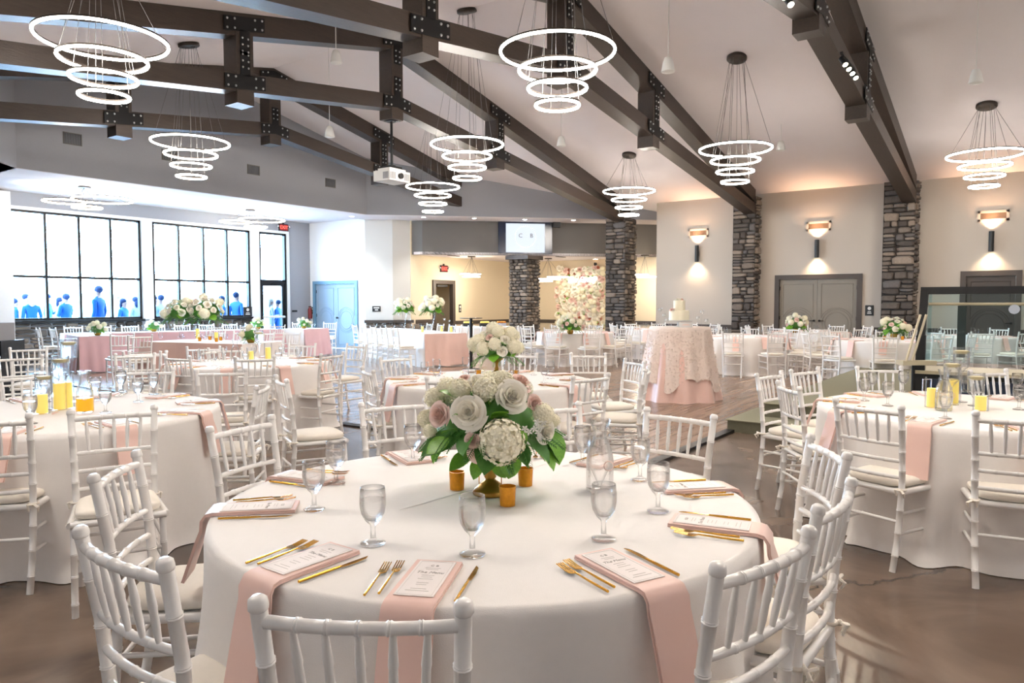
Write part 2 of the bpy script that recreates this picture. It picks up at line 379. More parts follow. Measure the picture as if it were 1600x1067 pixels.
# closing walls behind the camera
struct('wall_left', MB().box(-3.1, -3, -9, 20, 0, 4.2), M['white'])
struct('wall_near', MB().box(-3, 21, -9.1, -9, 0, 7), M['white'])

def window(name, x0, x1, z0, zt, z1, n):
    e = sempty(name)
    t = .055
    mb = MB().box(x0, x1, WY-.02, WY+.1, z0, z0+t).box(x0, x1, WY-.02, WY+.1, z1-t, z1).box(x0, x0+t, WY-.02, WY+.1, z0, z1).box(x1-t, x1, WY-.02, WY+.1, z0, z1)
    link('window_frame', mb.mesh('window_frame', M['steel']), e)
    link('transom', MB().box(x0+t, x1-t, WY-.01, WY+.09, zt-.03, zt+.03).mesh('transom', M['steel']), e)
    for i in range(1, n):
        x = x0+(x1-x0)*i/n; link('mullion', MB().box(x-.03, x+.03, WY-.015, WY+.09, z0+t, z1-t).mesh('mullion', M['steel']), e)
    for i in range(n):
        a, b = x0+(x1-x0)*i/n, x0+(x1-x0)*(i+1)/n
        for c, d in ((z0, zt), (zt, z1)):
            link('pane', MB().box(a+.03, b-.03, WY+.035, WY+.041, c+.03, d-.03).mesh('pane', M['pane']), e)
    return e
window('window_1', 7.05, 10.14, 1.04, 2.1, 3.68, 4)
window('window_2', 10.47, 13.5, 1.04, 2.1, 3.68, 4)
e = sempty('door_1')
mb = MB()
for b in ((13.84,13.9,0,3.68),(14.78,14.84,0,3.68),(13.84,14.84,3.62,3.68),(13.84,14.84,2.1,2.2)): mb.box(b[0], b[1], WY-.02, WY+.1, b[2], b[3])
link('door_frame', mb.mesh('door_frame', M['steel']), e)
mb = MB()
for b in ((13.9,13.98,.01,2.1),(14.68,14.78,.01,2.1),(13.98,14.68,2.0,2.1),(13.98,14.68,.01,.22)): mb.box(b[0], b[1], WY, WY+.06, b[2], b[3])
link('door_leaf', mb.mesh('door_leaf', M['steel']), e)
link('push_bar', MB().tube([(13.95,WY-.07,1.02),(14.72,WY-.07,1.02)], .03).box(13.94,13.98,WY-.07,WY,.99,1.05).box(14.69,14.73,WY-.07,WY,.99,1.05).mesh('push_bar', M['speaker']), e)
link('pane', MB().box(13.98,14.68,WY+.03,WY+.036,.22,2.0).mesh('pane', M['pane']), e)
link('pane', MB().box(13.9,14.78,WY+.03,WY+.036,2.2,3.62).mesh('pane', M['pane']), e)
link('door_closer', MB().box(14.3,14.68,WY-.06,WY-.01,2.02,2.09).mesh('door_closer', M['steel']), e)

# stones: eight shared shapes, each stone its own object
def stone_mesh(i, m):
    r = random.Random(50+i); n = 8
    ch = r.uniform(.1,.22); base = [(-.5,-.5+ch),(-.5+ch,-.5),(.5-ch,-.5),(.5,-.5+ch),(.5,.5-ch),(.5-ch,.5),(-.5+ch,.5),(-.5,.5-ch)]
    base = [(x*(1-.06*r.random())+r.uniform(-.05,.05), z*(1-.06*r.random())+r.uniform(-.07,.07)) for x, z in base]
    vs = [(x, 0, z) for x, z in base] + [(x*.97, -.6, z*.97) for x, z in base] + [(x*.78+r.uniform(-.03,.03), -1+r.uniform(-.1,.1), z*.74+r.uniform(-.03,.03)) for x, z in base]
    fs = [(i, (i+1) % 8, 8+(i+1) % 8, 8+i) for i in range(8)] + [(8+i, 8+(i+1) % 8, 16+(i+1) % 8, 16+i) for i in range(8)] + [tuple(range(16, 24))]
    return MB().add(vs, fs).mesh('stone', M['stone'][m])
STONES = [stone_mesh(i, i % 5) for i in range(15)]
def lay(parent, o, ang, W, z0, z1, seed, rh=(.09,.19), wl=(.16,.42), dep=.06):
    # wall face starts at o, runs along ang, outward normal is -Y of the rotated frame
    r = random.Random(seed); ca, sa = math.cos(ang), math.sin(ang); z = z0; n = 0
    while z < z1-.03:
        h = r.uniform(*rh); h = min(h, z1-z)
        if z1-z-h < rh[0]*.6: h = z1-z
        x = 0
        while x < W-.01:
            l = r.uniform(*wl)*(.8+h*1.5)
            if W-x-l < wl[0]*.6: l = W-x
            parts = [(z, h)] if h < .14 or r.random() < .55 else [(z, h*.48), (z+h*.5, h*.5)]
            for zz, hh in parts:
                cx = x+l/2
                s = link('stone', r.choice(STONES), parent, (o[0]+ca*cx, o[1]+sa*cx, zz+hh/2), (r.uniform(-.03,.03), r.uniform(-.03,.03), ang), (max(.03, l-.014), dep*r.uniform(.7,1.35), max(.03, hh-.014))); n += 1
            x += l
        z += h
    return n
ww = bpy.data.objects['wall_window_side']
lay(ww, (7.05,WY), 0, 3.1, 0, .97, 1, (.12,.22), (.22,.5), .05)
lay(ww, (10.45,WY), 0, 3.05, 0, .97, 2, (.12,.22), (.22,.5), .05)
wp = bpy.data.objects['wall_pier']
a1 = math.atan2(16.3-17.0, 16.3-15.8); lay(wp, (15.8,17.0), a1, .86, 0, .84, 3)
a2 = math.atan2(-.3, .55); lay(wp, (16.3,16.3), a2, .62, 0, .84, 4)
lay(bpy.data.objects['wall_bar'], (16.9,G), 0, 1.0, 0, .8, 5)
mb = MB()
for (x, y), a, l in (((15.8,17.0), a1, .88), ((16.3,16.3), a2, .64)):
    s = len(mb.v); mb.box(-.02, l, -.12, 0, .84, .93); mb.xf(Matrix.Translation((x,y,0)) @ Matrix.Rotation(a, 4, 'Z'), s)
struct('trim_8', mb, M['trim'])

def column(label, cx, cy, w, ztop, faces, seed, rh, wl, z0=0):
    t = thing('stone_column', label, 'column', (0,0,0), 0)
    x0, x1, y0, y1 = cx-w/2, cx+w/2, cy-w/2, cy+w/2
    if 'wall' in faces: x1 = WX-.001
    link('core', MB().box(x0+.02, x1, y0+.02, y1-(.02 if 'y' in faces else 0), z0, ztop).mesh('core', M['mortar']), t)
    n = lay(t, (x0+.02, y1), -PI/2, y1-y0, z0, ztop, seed, rh, wl)
    n += lay(t, (x0, y0+.02), 0, x1-x0, z0, ztop, seed+1, rh, (wl[0]*.9, wl[1]*.9))
    return t
column('tall dark stone column between the double doors and the single door', 20.48, 2.75, .72, 4.44, 'wall', 11, (.08,.23), (.14,.42))
column('tall dark stone column between the cake backdrop wall and the double doors', 20.46, 6.57, .64, 4.38, 'wall', 21, (.08,.23), (.14,.42))
column('free-standing stone column under the truss beside the flower wall', 20.25, 10.42, .68, 4.05, '', 31, (.08,.2), (.12,.36))
ct = column('short stone column under the screen with a flat dark cap', 19.43, 13.47, .7, 2.86, '', 41, (.07,.13), (.12,.26))
link('cap', MB().box(18.99, 19.87, 13.03, 13.91, 2.86, 2.98).mesh('cap', M['trim']), ct)

# ------------------------------------------------------------------ doors
def arc(cx, cz, r, a0, a1, n=16): return [(cx+r*math.cos(a0+(a1-a0)*i/n), 0, cz+r*math.sin(a0+(a1-a0)*i/n)) for i in range(n+1)]
def leaf_mesh(w, h, m, side):
    mb = MB().box(0, w, 0, .045, 0, h); cx = w/2; cz = h*.44; R1 = w*.37; lo, hi = .1, w-.1
    def mold(P): mb.tube([(p[0], -.004, p[1]) for p in P], .008, 4)
    def arc(r, a, b, n=18): return [(cx+r*math.cos(a+(b-a)*i/n), cz+r*math.sin(a+(b-a)*i/n)) for i in range(n+1)]
    mold(arc(R1, 0, 2*PI, 32)); mold(arc(R1*.8, 0, 2*PI, 32))
    R2 = R1+.05; a = math.acos(min(1, (cx-lo)/max(R2*1.001, cx-lo))); a = max(a, .35)
    up = arc(R2, a, PI-a); zt = h-.13
    mold([(hi, up[0][1]), (hi, zt), (lo, zt), (lo, up[-1][1])]+up[::-1]+[(hi, up[0][1])])
    dn = arc(R2, -a, -PI+a)
    mold([(hi, dn[0][1]), (hi, .12), (lo, .12), (lo, dn[-1][1])]+dn[::-1]+[(hi, dn[0][1])])
    return mb.mesh('door_leaf', m)
def double_door(name, loc, rz, w, h, m, fm, n=2, ft=.12):
    e = sempty(name, loc, rz)       # local x along the wall, -y out of it
    link('door_frame', MB().box(0, ft, -.05, .1, 0, h+ft).box(w-ft, w, -.05, .1, 0, h+ft).box(ft, w-ft, -.05, .1, h, h+ft).mesh('door_frame', fm), e)
    lw = (w-2*ft)/n
    for i in range(n):
        s = -1 if i == 0 else 1
        lf = link('door_leaf', leaf_mesh(lw-.006, h-.012, m, s), e, (ft+lw*i+.003, .02, .008))
        hx = lw-.07 if i == 0 else .07
        if n == 1 or i == 1 or name == 'door_2': link('handle', MB().tube([(hx,-.0,.98),(hx,-.06,.98)], .028, 8).tube([(hx,-.06,.98),(hx-s*-.11,-.06,.98)], .011, 6).mesh('handle', M['steel']), lf)
        for hz in (.25, 1.05, h-.25): link('hinge', MB().box(0 if i == 0 else lw-.02, .02 if i == 0 else lw, -.012, .0, hz-.05, hz+.05).mesh('hinge', M['steel']), lf)
    return e
double_door('door_2', (WX, 5.81, 0), -PI/2, 2.2, 2.1, M['door'], M['trim'])
double_door('door_3', (WX, 1.46, 0), -PI/2, 1.22, 2.1, M['trim'], M['trim'], 1)
double_door('door_4', (15.8, 19.47, 0), -PI/2, 2.14, 2.08, M['doorb'], mat('blue grey frame', '#6389a3', .5), 2, .1)
e = sempty('door_5', (17.8, G, 0))
link('door_frame', MB().box(0,.13,-.05,.1,0,2.22).box(.98,1.11,-.05,.1,0,2.22).box(.13,.98,-.05,.1,2.1,2.22).mesh('door_frame', M['trim']), e)
link('door_leaf', MB().box(.13,.17,.12,.9,0,2.1).mesh('door_leaf', M['trim']), e)
link('door_closer', MB().box(.2,.7,-.06,.02,2.0,2.06).mesh('door_closer', M['black']), e)

# ------------------------------------------------------------------ roof trusses
XP = [6.95, 10.3, 13.65]
def lowb(x): return 5.21-.133*abs(x-RX)          # underside of the lower chord
def upt(x): return roofz(x)-.005
def truss(label, Y, x0, x1, cut=None):
    t = thing('roof_truss', label, 'truss', (0,0,0)); T = .15
    for nm, f1, f0 in (('upper_chord', upt, lambda x: upt(x)-.34), ('lower_chord', lambda x: lowb(x)+.28, lowb)):
        a, b = x0, x1
        pts = [(a,0,f1(a)),(RX,0,f1(RX)),(b,0,f1(b)),(b,0,f0(b)),(RX,0,f0(RX)),(a,0,f0(a))]
        mb = MB()
        for P in ((pts[0],pts[1],pts[4],pts[5]), (pts[1],pts[2],pts[3],pts[4])):
            mb.prism([(p[0],Y-T,p[2]) for p in P], (0,2*T,0))
        link(nm, mb.mesh(nm, M['beam']), t)
    for x in XP:
        if not (x0+.3 < x < x1-.3): continue
        w = .15; T2 = .17
        link('post', MB().box(x-w, x+w, Y-T2, Y+T2, lowb(x)-.2, upt(x)-.3).mesh('post', M['beam']), t)
        for which in (0, 1):
            z = (lowb(x)+.14) if which == 0 else (upt(x)-.17)
            sl = (-.133 if which == 0 else -SL)
            if abs(x-RX) < .01: sr, sleft = sl, -sl
            else: sr = sl if x > RX else -sl; sleft = sr
            yy = Y-T2-.012; ph = .11; vw = .085; vl = .36
            s = 1 if which == 0 else -1
            mb = MB()
            # horizontal arm following the chord, vertical arm along the post
            L_ = .36
            poly = [(x-L_, z-ph-sleft*L_), (x, z-ph), (x+L_, z-ph+sr*L_), (x+L_, z+ph+sr*L_), (x, z+ph), (x-L_, z+ph-sleft*L_)]
            mb.prism([(p[0], yy, p[1]) for p in (poly[0],poly[1],poly[4],poly[5])], (0,.014,0))
            mb.prism([(p[0], yy, p[1]) for p in (poly[1],poly[2],poly[3],poly[4])], (0,.014,0))
            za, zb = sorted((z+s*ph*.9, z+s*(ph+vl)))
            mb.box(x-vw, x+vw, yy, yy+.014, za, zb)
            pl = link('steel_plate', mb.mesh('steel_plate', M['steel']), t)
            bm = MB()
            for bx in (-.31,-.18,.18,.31):
                for bz in (-.07,.07): bm.ball((x+bx, yy-.004, z+bz+(sr if bx > 0 else sleft)*bx), .019, 6, 4)
            for bx in (-.05,.05):
                for k in (.2,.3,.4): bm.ball((x+bx, yy-.004, z+s*(ph*.2+k)), .017, 6, 4)
            b = link('bolt_heads', bm.mesh('bolt_heads', M['bolt'], smooth='all'), pl); b['kind'] = 'stuff'
    return t
truss('timber truss with track lights landing on the stone column beside the single door', 2.55, .6, 20.13)
truss('timber truss landing on the stone column beside the cake backdrop wall', 6.42, .6, 20.13)
truss('timber truss carrying the projector and landing on the free-standing stone column', 10.3, .6, 20.35)
truss('farthest timber truss in front of the grey gable wall', 14.1, 3.9, 16.85)

# ------------------------------------------------------------------ chandeliers
def chandelier(label, X, Y, rad=(.65,.44,.335,.25), zs=(4.31,4.1,3.9,3.71)):
    zc = roofz(X); t = thing('ring_chandelier', label, 'chandelier', (X,Y,zc), 0, 'tiered ring chandeliers under the roof')
    c = link('canopy', MB().lathe([(.001,-.06),(.17,-.06),(.18,-.05),(.18,-.005),(.001,-.005)], 24).mesh('canopy', M['bronze'], smooth=True), t)
    c.rotation_euler = (0, math.atan(SL)*(1 if X > RX else -1), 0)
    for i, (r, z) in enumerate(zip(rad, zs)):
        n = 48; mb = MB(); P = [(r*math.cos(2*PI*k/n), r*math.sin(2*PI*k/n), z-zc) for k in range(n)]
        mb.tube(P, .0145, 6, closed=True)
        rg = link('light_ring', mb.mesh('light_ring', M['ring'], smooth='all'), t)
        mh = MB(); mh.lathe([(r-.016,.012),(r-.016,.03),(r+.016,.03),(r+.016,.012),(r-.016,.012)], 56, (0,0,z-zc), cap=False)
        link('housing', mh.mesh('housing', M['bronze']), rg)
        wm = MB()
        for k in range(3):
            a = 2*PI*k/3+i*.7+X; wm.tube([(r*math.cos(a), r*math.sin(a), z-zc+.02), (.13*math.cos(a), .13*math.sin(a), -.04)], .0035, 4)
        link('suspension_wire', wm.mesh('suspension_wire', M['wire']), t)
    return t
CH = [('large ring chandelier hung over the table set with orange juice', 3.95, 8.33), ('ring chandelier high above the table behind the big bouquet, overlapping two trusses', 7.15, 4.5),
      ('ring chandelier in front of the grey gable wall over the head tables', 7.3, 12.3), ('ring chandelier beside the projector under the roof ridge', 10.3, 8.4),
      ('small ring chandelier behind the projector', 13.5, 12.1), ('ring chandelier hung above the cake table in front of the first sconce bay', 13.52, 4.6),
      ('ring chandelier hanging in front of the free-standing stone column', 16.95, 8.5), ('ring chandelier over the single door corner beside the track-lit truss', 16.85, .86)]
for l, x, y in CH: chandelier(l, x, y)
# unseen chandeliers added above and behind the camera to light the near tables
for i, (x, y) in enumerate(((3.7,.8),(7.1,-3.2),(13.5,-3.2),(3.9,-6.5),(.6,4.2))):
    chandelier(['ring chandelier overhead above the nearest table, out of frame', 'ring chandelier behind the camera over the first row', 'ring chandelier behind the camera by the sconce wall', 'ring chandelier farthest behind the camera', 'ring chandelier over the near corner, out of frame'][i], x, y)

def tier(label, x, y, zc, rings, power, col=(1,.85,.66)):
    t = thing('ring_pendant', label, 'pendant light', (x,y,zc), 0)
    link('canopy', MB().lathe([(.001,-.03),(.13,-.03),(.13,0),(.001,0)], 20).mesh('canopy', M['bronze']), t)
    for dx, dy, r, z in rings:
        mb = MB().tube([(dx+r*math.cos(2*PI*k/40), dy+r*math.sin(2*PI*k/40), z-zc) for k in range(40)], .02, 6, closed=True)
        rg = link('light_ring', mb.mesh('light_ring', M['ringb'], smooth='all'), t)
        link('housing', MB().lathe([(r-.02,.014),(r-.02,.03),(r+.02,.03),(r+.02,.014)], 40, (dx,dy,z-zc), cap=False).mesh('housing', M['bronze']), rg)
        link('suspension_wire', MB().tube([(dx+r*.9, dy, z-zc), (0,0,-.02)], .004, 4).tube([(dx-r*.9, dy, z-zc), (0,0,-.02)], .004, 4).mesh('suspension_wire', M['wire']), t)
    point('pendant_light', (x, y, min(r[3] for r in rings)-.25), power, col, .1)
tier('three flat rings hung under the alcove ceiling before the first window', 7.85, 17.6, LC+.05, ((.35,-.1,.62,3.83),(-.35,.2,.42,3.74),(0,-.1,.3,3.62)), 60, (1,.93,.84))
tier('three flat rings hung under the alcove ceiling before the second window', 12.5, 18.1, LC+.05, ((.3,-.1,.62,3.83),(-.35,.2,.42,3.74),(.1,-.1,.3,3.62)), 60, (1,.93,.84))
tier('ring pendant in the bar room left of the short stone column', 18.55, 14.95, 2.99, ((.1,.1,.28,2.33),(-.3,0,.18,2.4),(.35,.1,.15,2.42)), 45)
tier('ring pendant in the bar room before the flower wall', 20.9, 13.5, 2.99, ((0,.1,.5,2.28),(.3,-.2,.35,2.36),(-.3,0,.3,2.2)), 12)
tier('ring pendant in the bar room beside the free-standing column', 21.3, 10.1, 2.99, ((0,0,.35,2.3),(.2,.2,.2,2.38)), 40)

def pendant_speaker(label, X, Y, z):
    zc = roofz(X); t = thing('pendant_speaker', label, 'speaker', (X,Y,zc), 0, 'white pendant speakers')
    link('shell', MB().lathe([(.02,.2),(.05,.19),(.075,.12),(.098,0),(.095,-.012)], 20, (0,0,z-zc-.1), cap=False).mesh('shell', M['speaker'], smooth=True), t)
    link('grille', MB().lathe([(.001,-.03),(.06,-.026),(.095,-.012)], 20, (0,0,z-zc-.1), cap=False).mesh('grille', M['speaker'], smooth=True), t)
    link('rod', MB().tube([(0,0,z-zc+.09),(0,0,0)], .007, 6).mesh('rod', M['speaker']), t)
for l, p, z in (('white pendant speaker beside the black canopy above the projector truss', (525,88), 5.6), ('white pendant speaker just behind the projector truss post', (515,205), 4.9),
                ('white pendant speaker between the two highest trusses', (1044,100), 4.9), ('white pendant speaker under the big ring chandelier near the ridge', (877,220), 4.9),
                ('white pendant speaker near the ceiling glow before the second stone column', (1220,227), 4.9), ('white pendant speaker beside the bronze canopy over the single door bay', (1525,118), 4.9)):
    q = at(p[0], p[1], z); pendant_speaker(l, q.x, q.y, z)

# projector
t = thing('projector', 'white projector on a black ceiling pole under the ridge truss', 'projector', (10.3,10.3,5.0))
link('pole', MB().tube([(0,0,0),(0,0,-.88)], .025, 8).box(-.1,.1,-.1,.1,-.01,0).mesh('pole', M['steel']), t)
link('bracket', MB().box(-.16,.16,-.12,.12,-.93,-.88).box(-.05,.05,-.05,.05,-.98,-.85).mesh('bracket', M['steel']), t)
link('body', MB().box(-.28,.28,-.22,.22,-1.18,-.98).mesh('body', M['speaker']), t)
link('hood', MB().prism([(-.22,-.16,-.98),(.22,-.16,-.98),(.22,.16,-.98),(-.22,.16,-.98)], (0,0,.05)).mesh('hood', M['speaker']), t)
mb = MB()
for i in range(5): mb.box(-.26+i*.03, -.245+i*.03, -.226, -.22, -1.15, -1.02)
for i in range(5): mb.box(.12+i*.03, .135+i*.03, -.226, -.22, -1.15, -1.02)
for i in range(5): mb.box(-.286, -.28, -.18+i*.03, -.165+i*.03, -1.15, -1.02)
link('vent_grille', mb.mesh('vent_grille', M['gable']), t)
link('lens', MB().tube([(0,-.22,-1.08),(0,-.27,-1.08)], .055, 16).mesh('lens', M['black']), t)
link('cable', MB().tube([(.05,0,-.9),(.2,-.1,-.92),(.26,-.16,-1.0),(.27,-.2,-1.1)], .012, 6).mesh('cable', M['black']), t)

# track spotlights on the nearest truss
for lab, px, dirn in (('cluster of black track spotlights on the truss near the top edge', (1205,12), 0), ('row of lit black track spotlights between the two truss blocks', (1300,128), 1)):
    x = 8.15 if dirn == 0 else 11.75
    z = lowb(x)
    t = thing('track_light', lab, 'spotlight', (x,2.33,z))
    link('track_rail', MB().box(-.5,.5,-.02,.02,-.03,0).mesh('track_rail', M['black']), t)
    for i in range(4):
        xx = -.38+i*.25; d = Vector((-.35,-.45,-.8)).normalized()
        hd = link('spot_head', MB().tube([Vector((xx,0,-.1))-d*.06, Vector((xx,0,-.1))+d*.08], .04, 12).tube([(xx,0,-.02),(xx,0,-.1)], .008, 6).mesh('spot_head', M['black'], smooth=True), t)
        link('bulb', MB().tube([Vector((xx,0,-.1))+d*.081, Vector((xx,0,-.1))+d*.086], .034, 12).mesh('bulb', M['lamp']), hd)
    spot('track_spot', (x, 2.25, z-.25), (x-3.5, .8, .7), 120, 50, (1,.86,.68), .7, .05)

M['slat'] = mat('brown slat', '#7a6350', .7)
# ------------------------------------------------------------------ wall fixtures
def frame_at(P, ang): return Matrix.Translation(P) @ Matrix.Rotation(ang, 4, 'Z')
def sconce(label, x, y, z, ang, e=28, s=1.0):
    t = thing('wall_sconce', label, 'wall lamp', (x,y,z), ang, 'black up and down wall sconces'); d = .1
    link('cylinder_body', MB().lathe([(.001,-.22*s),(.042,-.22*s),(.055,-.235*s),(.055,.235*s),(.042,.22*s),(.001,.22*s)], 18, (0,-d,0)).mesh('cylinder_body', M['black'], smooth=True), t)
    link('wall_mount', MB().box(-.03,.03,-.06,0,-.07,.07).mesh('wall_mount', M['black']), t)
    link('lamp_disc', MB().lathe([(.001,0),(.038,0),(.038,.004),(.001,.004)], 14, (0,-d,-.226*s)).mesh('lamp_disc', M['lamp']), t)
    n = Matrix.Rotation(ang, 4, 'Z') @ Vector((0,-d,0)); c = Vector((x,y,z))+n
    spot('sconce_down', c+Vector((0,0,-.25)), c+Vector((0,0,-2)), e*1.5, 125, (1,.72,.48), 1, .04)
    spot('sconce_up', c+Vector((0,0,.25)), c+Vector((0,0,2)), e*2.4, 115, (1,.6,.36), 1, .03)
for l, y in (('black wall sconce on the bare wall behind the cake', 8.03), ('black wall sconce over the double doors', 4.72), ('black wall sconce over the single door', .86)):
    sconce(l, WX, y, 2.9, -PI/2)
sconce('small black sconce above the corner of the flower wall', 22.4, 12.45, 2.68, -PI/2, 14, .8)
def vent(label, x, y, z, ang, w, h, fm, gm, ins=.04):
    t = thing('air_vent', label, 'vent', (x,y,z), ang)
    link('vent_frame', MB().box(-w/2,w/2,-.02,-.001,-h/2,-h/2+ins).box(-w/2,w/2,-.02,-.001,h/2-ins,h/2).box(-w/2,-w/2+ins,-.02,-.001,-h/2,h/2).box(w/2-ins,w/2,-.02,-.001,-h/2,h/2).mesh('vent_frame', fm), t)
    mb = MB(); n = 16
    for i in range(n):
        xx = -w/2+ins+(w-2*ins)*(i+.3)/n; mb.box(xx, xx+(w-2*ins)/n*.5, -.016, -.004, -h/2+ins, h/2-ins)
    mb.box(-w/2+ins, w/2-ins, -.006, -.001, -h/2+ins, h/2-ins)
    link('vent_grille', mb.mesh('vent_grille', gm), t)
for l, y in (('wall vent above the sconce behind the cake', 8.03), ('wall vent above the double doors', 4.71), ('wall vent above the single door', .84)):
    vent(l, WX, y, 3.5, -PI/2, .62, .25, M['wall'], M['slat'], .055)
for l, x in (('grey vent at the left end of the gable wall', 6.93), ('grey vent on the gable wall behind the ring chandelier', 8.97), ('grey vent in the middle of the gable wall', 11.15), ('grey vent at the right end of the gable wall', 13.6)):
    vent(l, x, G, 4.79, 0, .36, .24, M['dgrey'], M['sign'], .02)
def sign(name, label, x, y, z, ang, w, h, txt=None, icon=False, cat='sign'):
    t = thing(name, label, cat, (x,y,z), ang)
    link('plate', MB().box(-w/2,w/2,-.012,-.001,-h/2,h/2).mesh('plate', M['sign']), t)
    if icon:
        link('symbol', MB().lathe([(.001,0),(h*.16,0),(h*.16,.004),(.001,.004)], 12).xf(Matrix.Translation((0,-.014,h*.2)) @ Matrix.Rotation(PI/2,4,'X')).box(-w*.25,w*.25,-.016,-.012,-h*.3,-h*.22).box(-w*.2,w*.2,-.016,-.012,-h*.14,-h*.08).mesh('symbol', M['speaker']), t)
    if txt:
        for i, s_ in enumerate(txt):
            link('lettering', text_mesh(s_, h*.34, M['speaker']), t, (0,-.014,h*.2-i*h*.36), (PI/2,0,0))
    return t
sign('door_sign', 'square black sign with a white symbol beside the double doors', WX, 3.43, 1.27, -PI/2, .2, .27, None, True)
ap = a1
sign('room_sign', 'small black lettered sign on the pier beside the pale double door', 16.0, 16.72, 1.28, a1, .26, .17)
link('print_lines', MB().box(-.09,.09,-.015,-.012,.015,.05).box(-.05,.05,-.015,-.012,-.05,-.015).mesh('print_lines', M['speaker']), bpy.data.objects['room_sign'])
sign('door_sign', 'upright black sign with a white symbol on the cream bar room wall', 19.2, G, 1.28, 0, .12, .27, None, True)
sign('door_sign', 'narrow dark sign beside the pale double door frame', 15.8, 19.55, 1.22, -PI/2, .09, .22, None, True)
sign('thermostat', 'tiny dark wall control beside the glass door', 15.15, WY, 1.2, 0, .2, .06, cat='control')
sg = sign('floor_sign', 'black sign with white emblem standing on the window sill', 13.32, WY-.12, 1.2, 0, .3, .3, None, True)
def exit_sign(label, x, y, z, ang):
    t = thing('exit_sign', label, 'exit sign', (x,y,z), ang)
    link('housing', MB().box(-.17,.17,-.05,-.001,-.11,.11).box(-.03,.03,-.03,-.001,.1,.16).mesh('housing', M['black']), t)
    link('lit_face', MB().box(-.145,.145,-.054,-.05,-.09,.09).mesh('lit_face', mat('dark red face', '#4a0808', .4, emit=.25, ecol='#c01010')), t)
    link('lettering', text_mesh('EXIT', .15, M['exit'], .003), t, (0,-.058,0), (PI/2,0,0))
    for s in (-1, 1): link('emergency_lamp', MB().ball((s*.21,-.04,.03), .04, 10, 6).mesh('emergency_lamp', M['chrome'], smooth=True), t)
exit_sign('red EXIT sign above the glass door beside the windows', 14.75, WY, 3.88, 0)
exit_sign('red EXIT sign on the cream wall of the bar room', 18.35, G, 2.6, 0)
t = thing('fire_extinguisher', 'red fire extinguisher hung beside the pale double door', 'extinguisher', (15.72, 19.58, .95))
link('cylinder', MB().lathe([(.001,0),(.06,0),(.065,.02),(.065,.3),(.03,.36),(.02,.38),(.001,.38)], 14).mesh('cylinder', mat('dull red', '#7d2b2b', .35), smooth=True), t)
link('handle', MB().box(-.02,.02,-.05,.04,.38,.41).mesh('handle', M['black']), t)

# downlights in the band
for i, (px, py) in enumerate(((470,327),(550,338),(662,339.5),(741,341),(820,343),(896,344))):
    q = at(px, py, LC); t = thing('downlight', ['recessed downlight at the alcove edge above the glass door', 'recessed downlight at the corner of the ceiling band', 'recessed downlight beside the header return', 'recessed downlight halfway to the screen', 'recessed downlight directly above the screen', 'recessed downlight between the screen and the column'][i], 'downlight', q)
    link('bezel', MB().lathe([(.05,0),(.08,-.004),(.08,0)], 18, cap=False).mesh('bezel', M['speaker']), t)
    link('lamp_face', MB().lathe([(.001,-.006),(.06,-.006),(.06,-.001),(.001,-.001)], 18).mesh('lamp_face', M['lampw']), t)
    spot('downlight_beam', q+Vector((0,0,-.03)), q+Vector((0,0,-3)), 110, 95, (1,.97,.9), .8, .05)
# header screen
def hpt(px, py):     # on the header face
    r = ray(px, py); k = HS/(r[0]+r[1]); return Vector((r[0]*k, r[1]*k, CAM_H+r[2]*k))
a, b = hpt(778,346), hpt(862,397); c = (a+b)/2; ha = -PI/4; wd = (a.xy-b.xy).length; hh = a.z-b.z
t = thing('wall_screen', 'wide black wall screen showing a white monogram card', 'screen', c, ha)
link('bezel', MB().box(-wd/2,wd/2,-.07,-.002,-hh/2,hh/2).mesh('bezel', M['screend']), t)
link('lit_picture', MB().box(-wd*.36,wd*.36,-.075,-.07,-hh*.46,hh*.44).mesh('lit_picture', M['screen']), t)
link('lettering', text_mesh('C', .19, M['ink']), t, (-.16,-.078,.06), (PI/2,0,0)); link('lettering', text_mesh('B', .19, M['ink']), t, (.2,-.078,.06), (PI/2,0,0))
mb = MB(); 
for k in range(36):
    an = 2*PI*k/36; mb.ball((.34*math.cos(an), -.078, .03+.34*math.sin(an)), .018, 5, 3, (1,.2,1))
link('wreath', mb.mesh('wreath', mat('pale print', '#cdd3e4', .6, emit=.7)), t)
t = thing('wall_speaker', 'small black speaker on the header beside the screen', 'speaker', hpt(868,351), ha)
link('box_body', MB().box(-.12,.12,-.2,-.02,-.1,.1).mesh('box_body', M['black']), t)
link('bracket', MB().box(-.2,-.1,-.12,-.001,-.03,.03).mesh('bracket', M['black']), t)

# ------------------------------------------------------------------ chiavari chair (origin on the floor under the seat, faces +Y)
def bamboo(path, r, rings, seg=8):
    """tube along a polyline with raised double rings at the given parameters"""
    P = [Vector(p) for p in path]; L = [0]
    for a, b in zip(P, P[1:]): L.append(L[-1]+(b-a).length)
    T = L[-1]
    def pos(t):
        d = t*T
        for i in range(len(P)-1):
            if d <= L[i+1]+1e-9: return P[i].lerp(P[i+1], (d-L[i])/max(1e-9, L[i+1]-L[i]))
        return P[-1]
    ts = [(l/T, r) for l in L]
    for g in rings:
        for o, k in ((-.006, 1), (-.003, 1.16), (0, 1.02), (.003, 1.16), (.006, 1)):
            t = g+o/T
            if 0 < t < 1: ts.append((t, r*k))
    ts.sort(); return [pos(t) for t, _ in ts], [k for _, k in ts]
def rail_path(z, w, y, bow, n=8): return [(-w+2*w*i/n, y-bow*(1-(2*i/n-1)**2), z) for i in range(n+1)]
POST = [(.165,-.235,0),(.17,-.205,.16),(.175,-.185,.40),(.177,-.185,.5),(.182,-.2,.68),(.19,-.235,.885)]
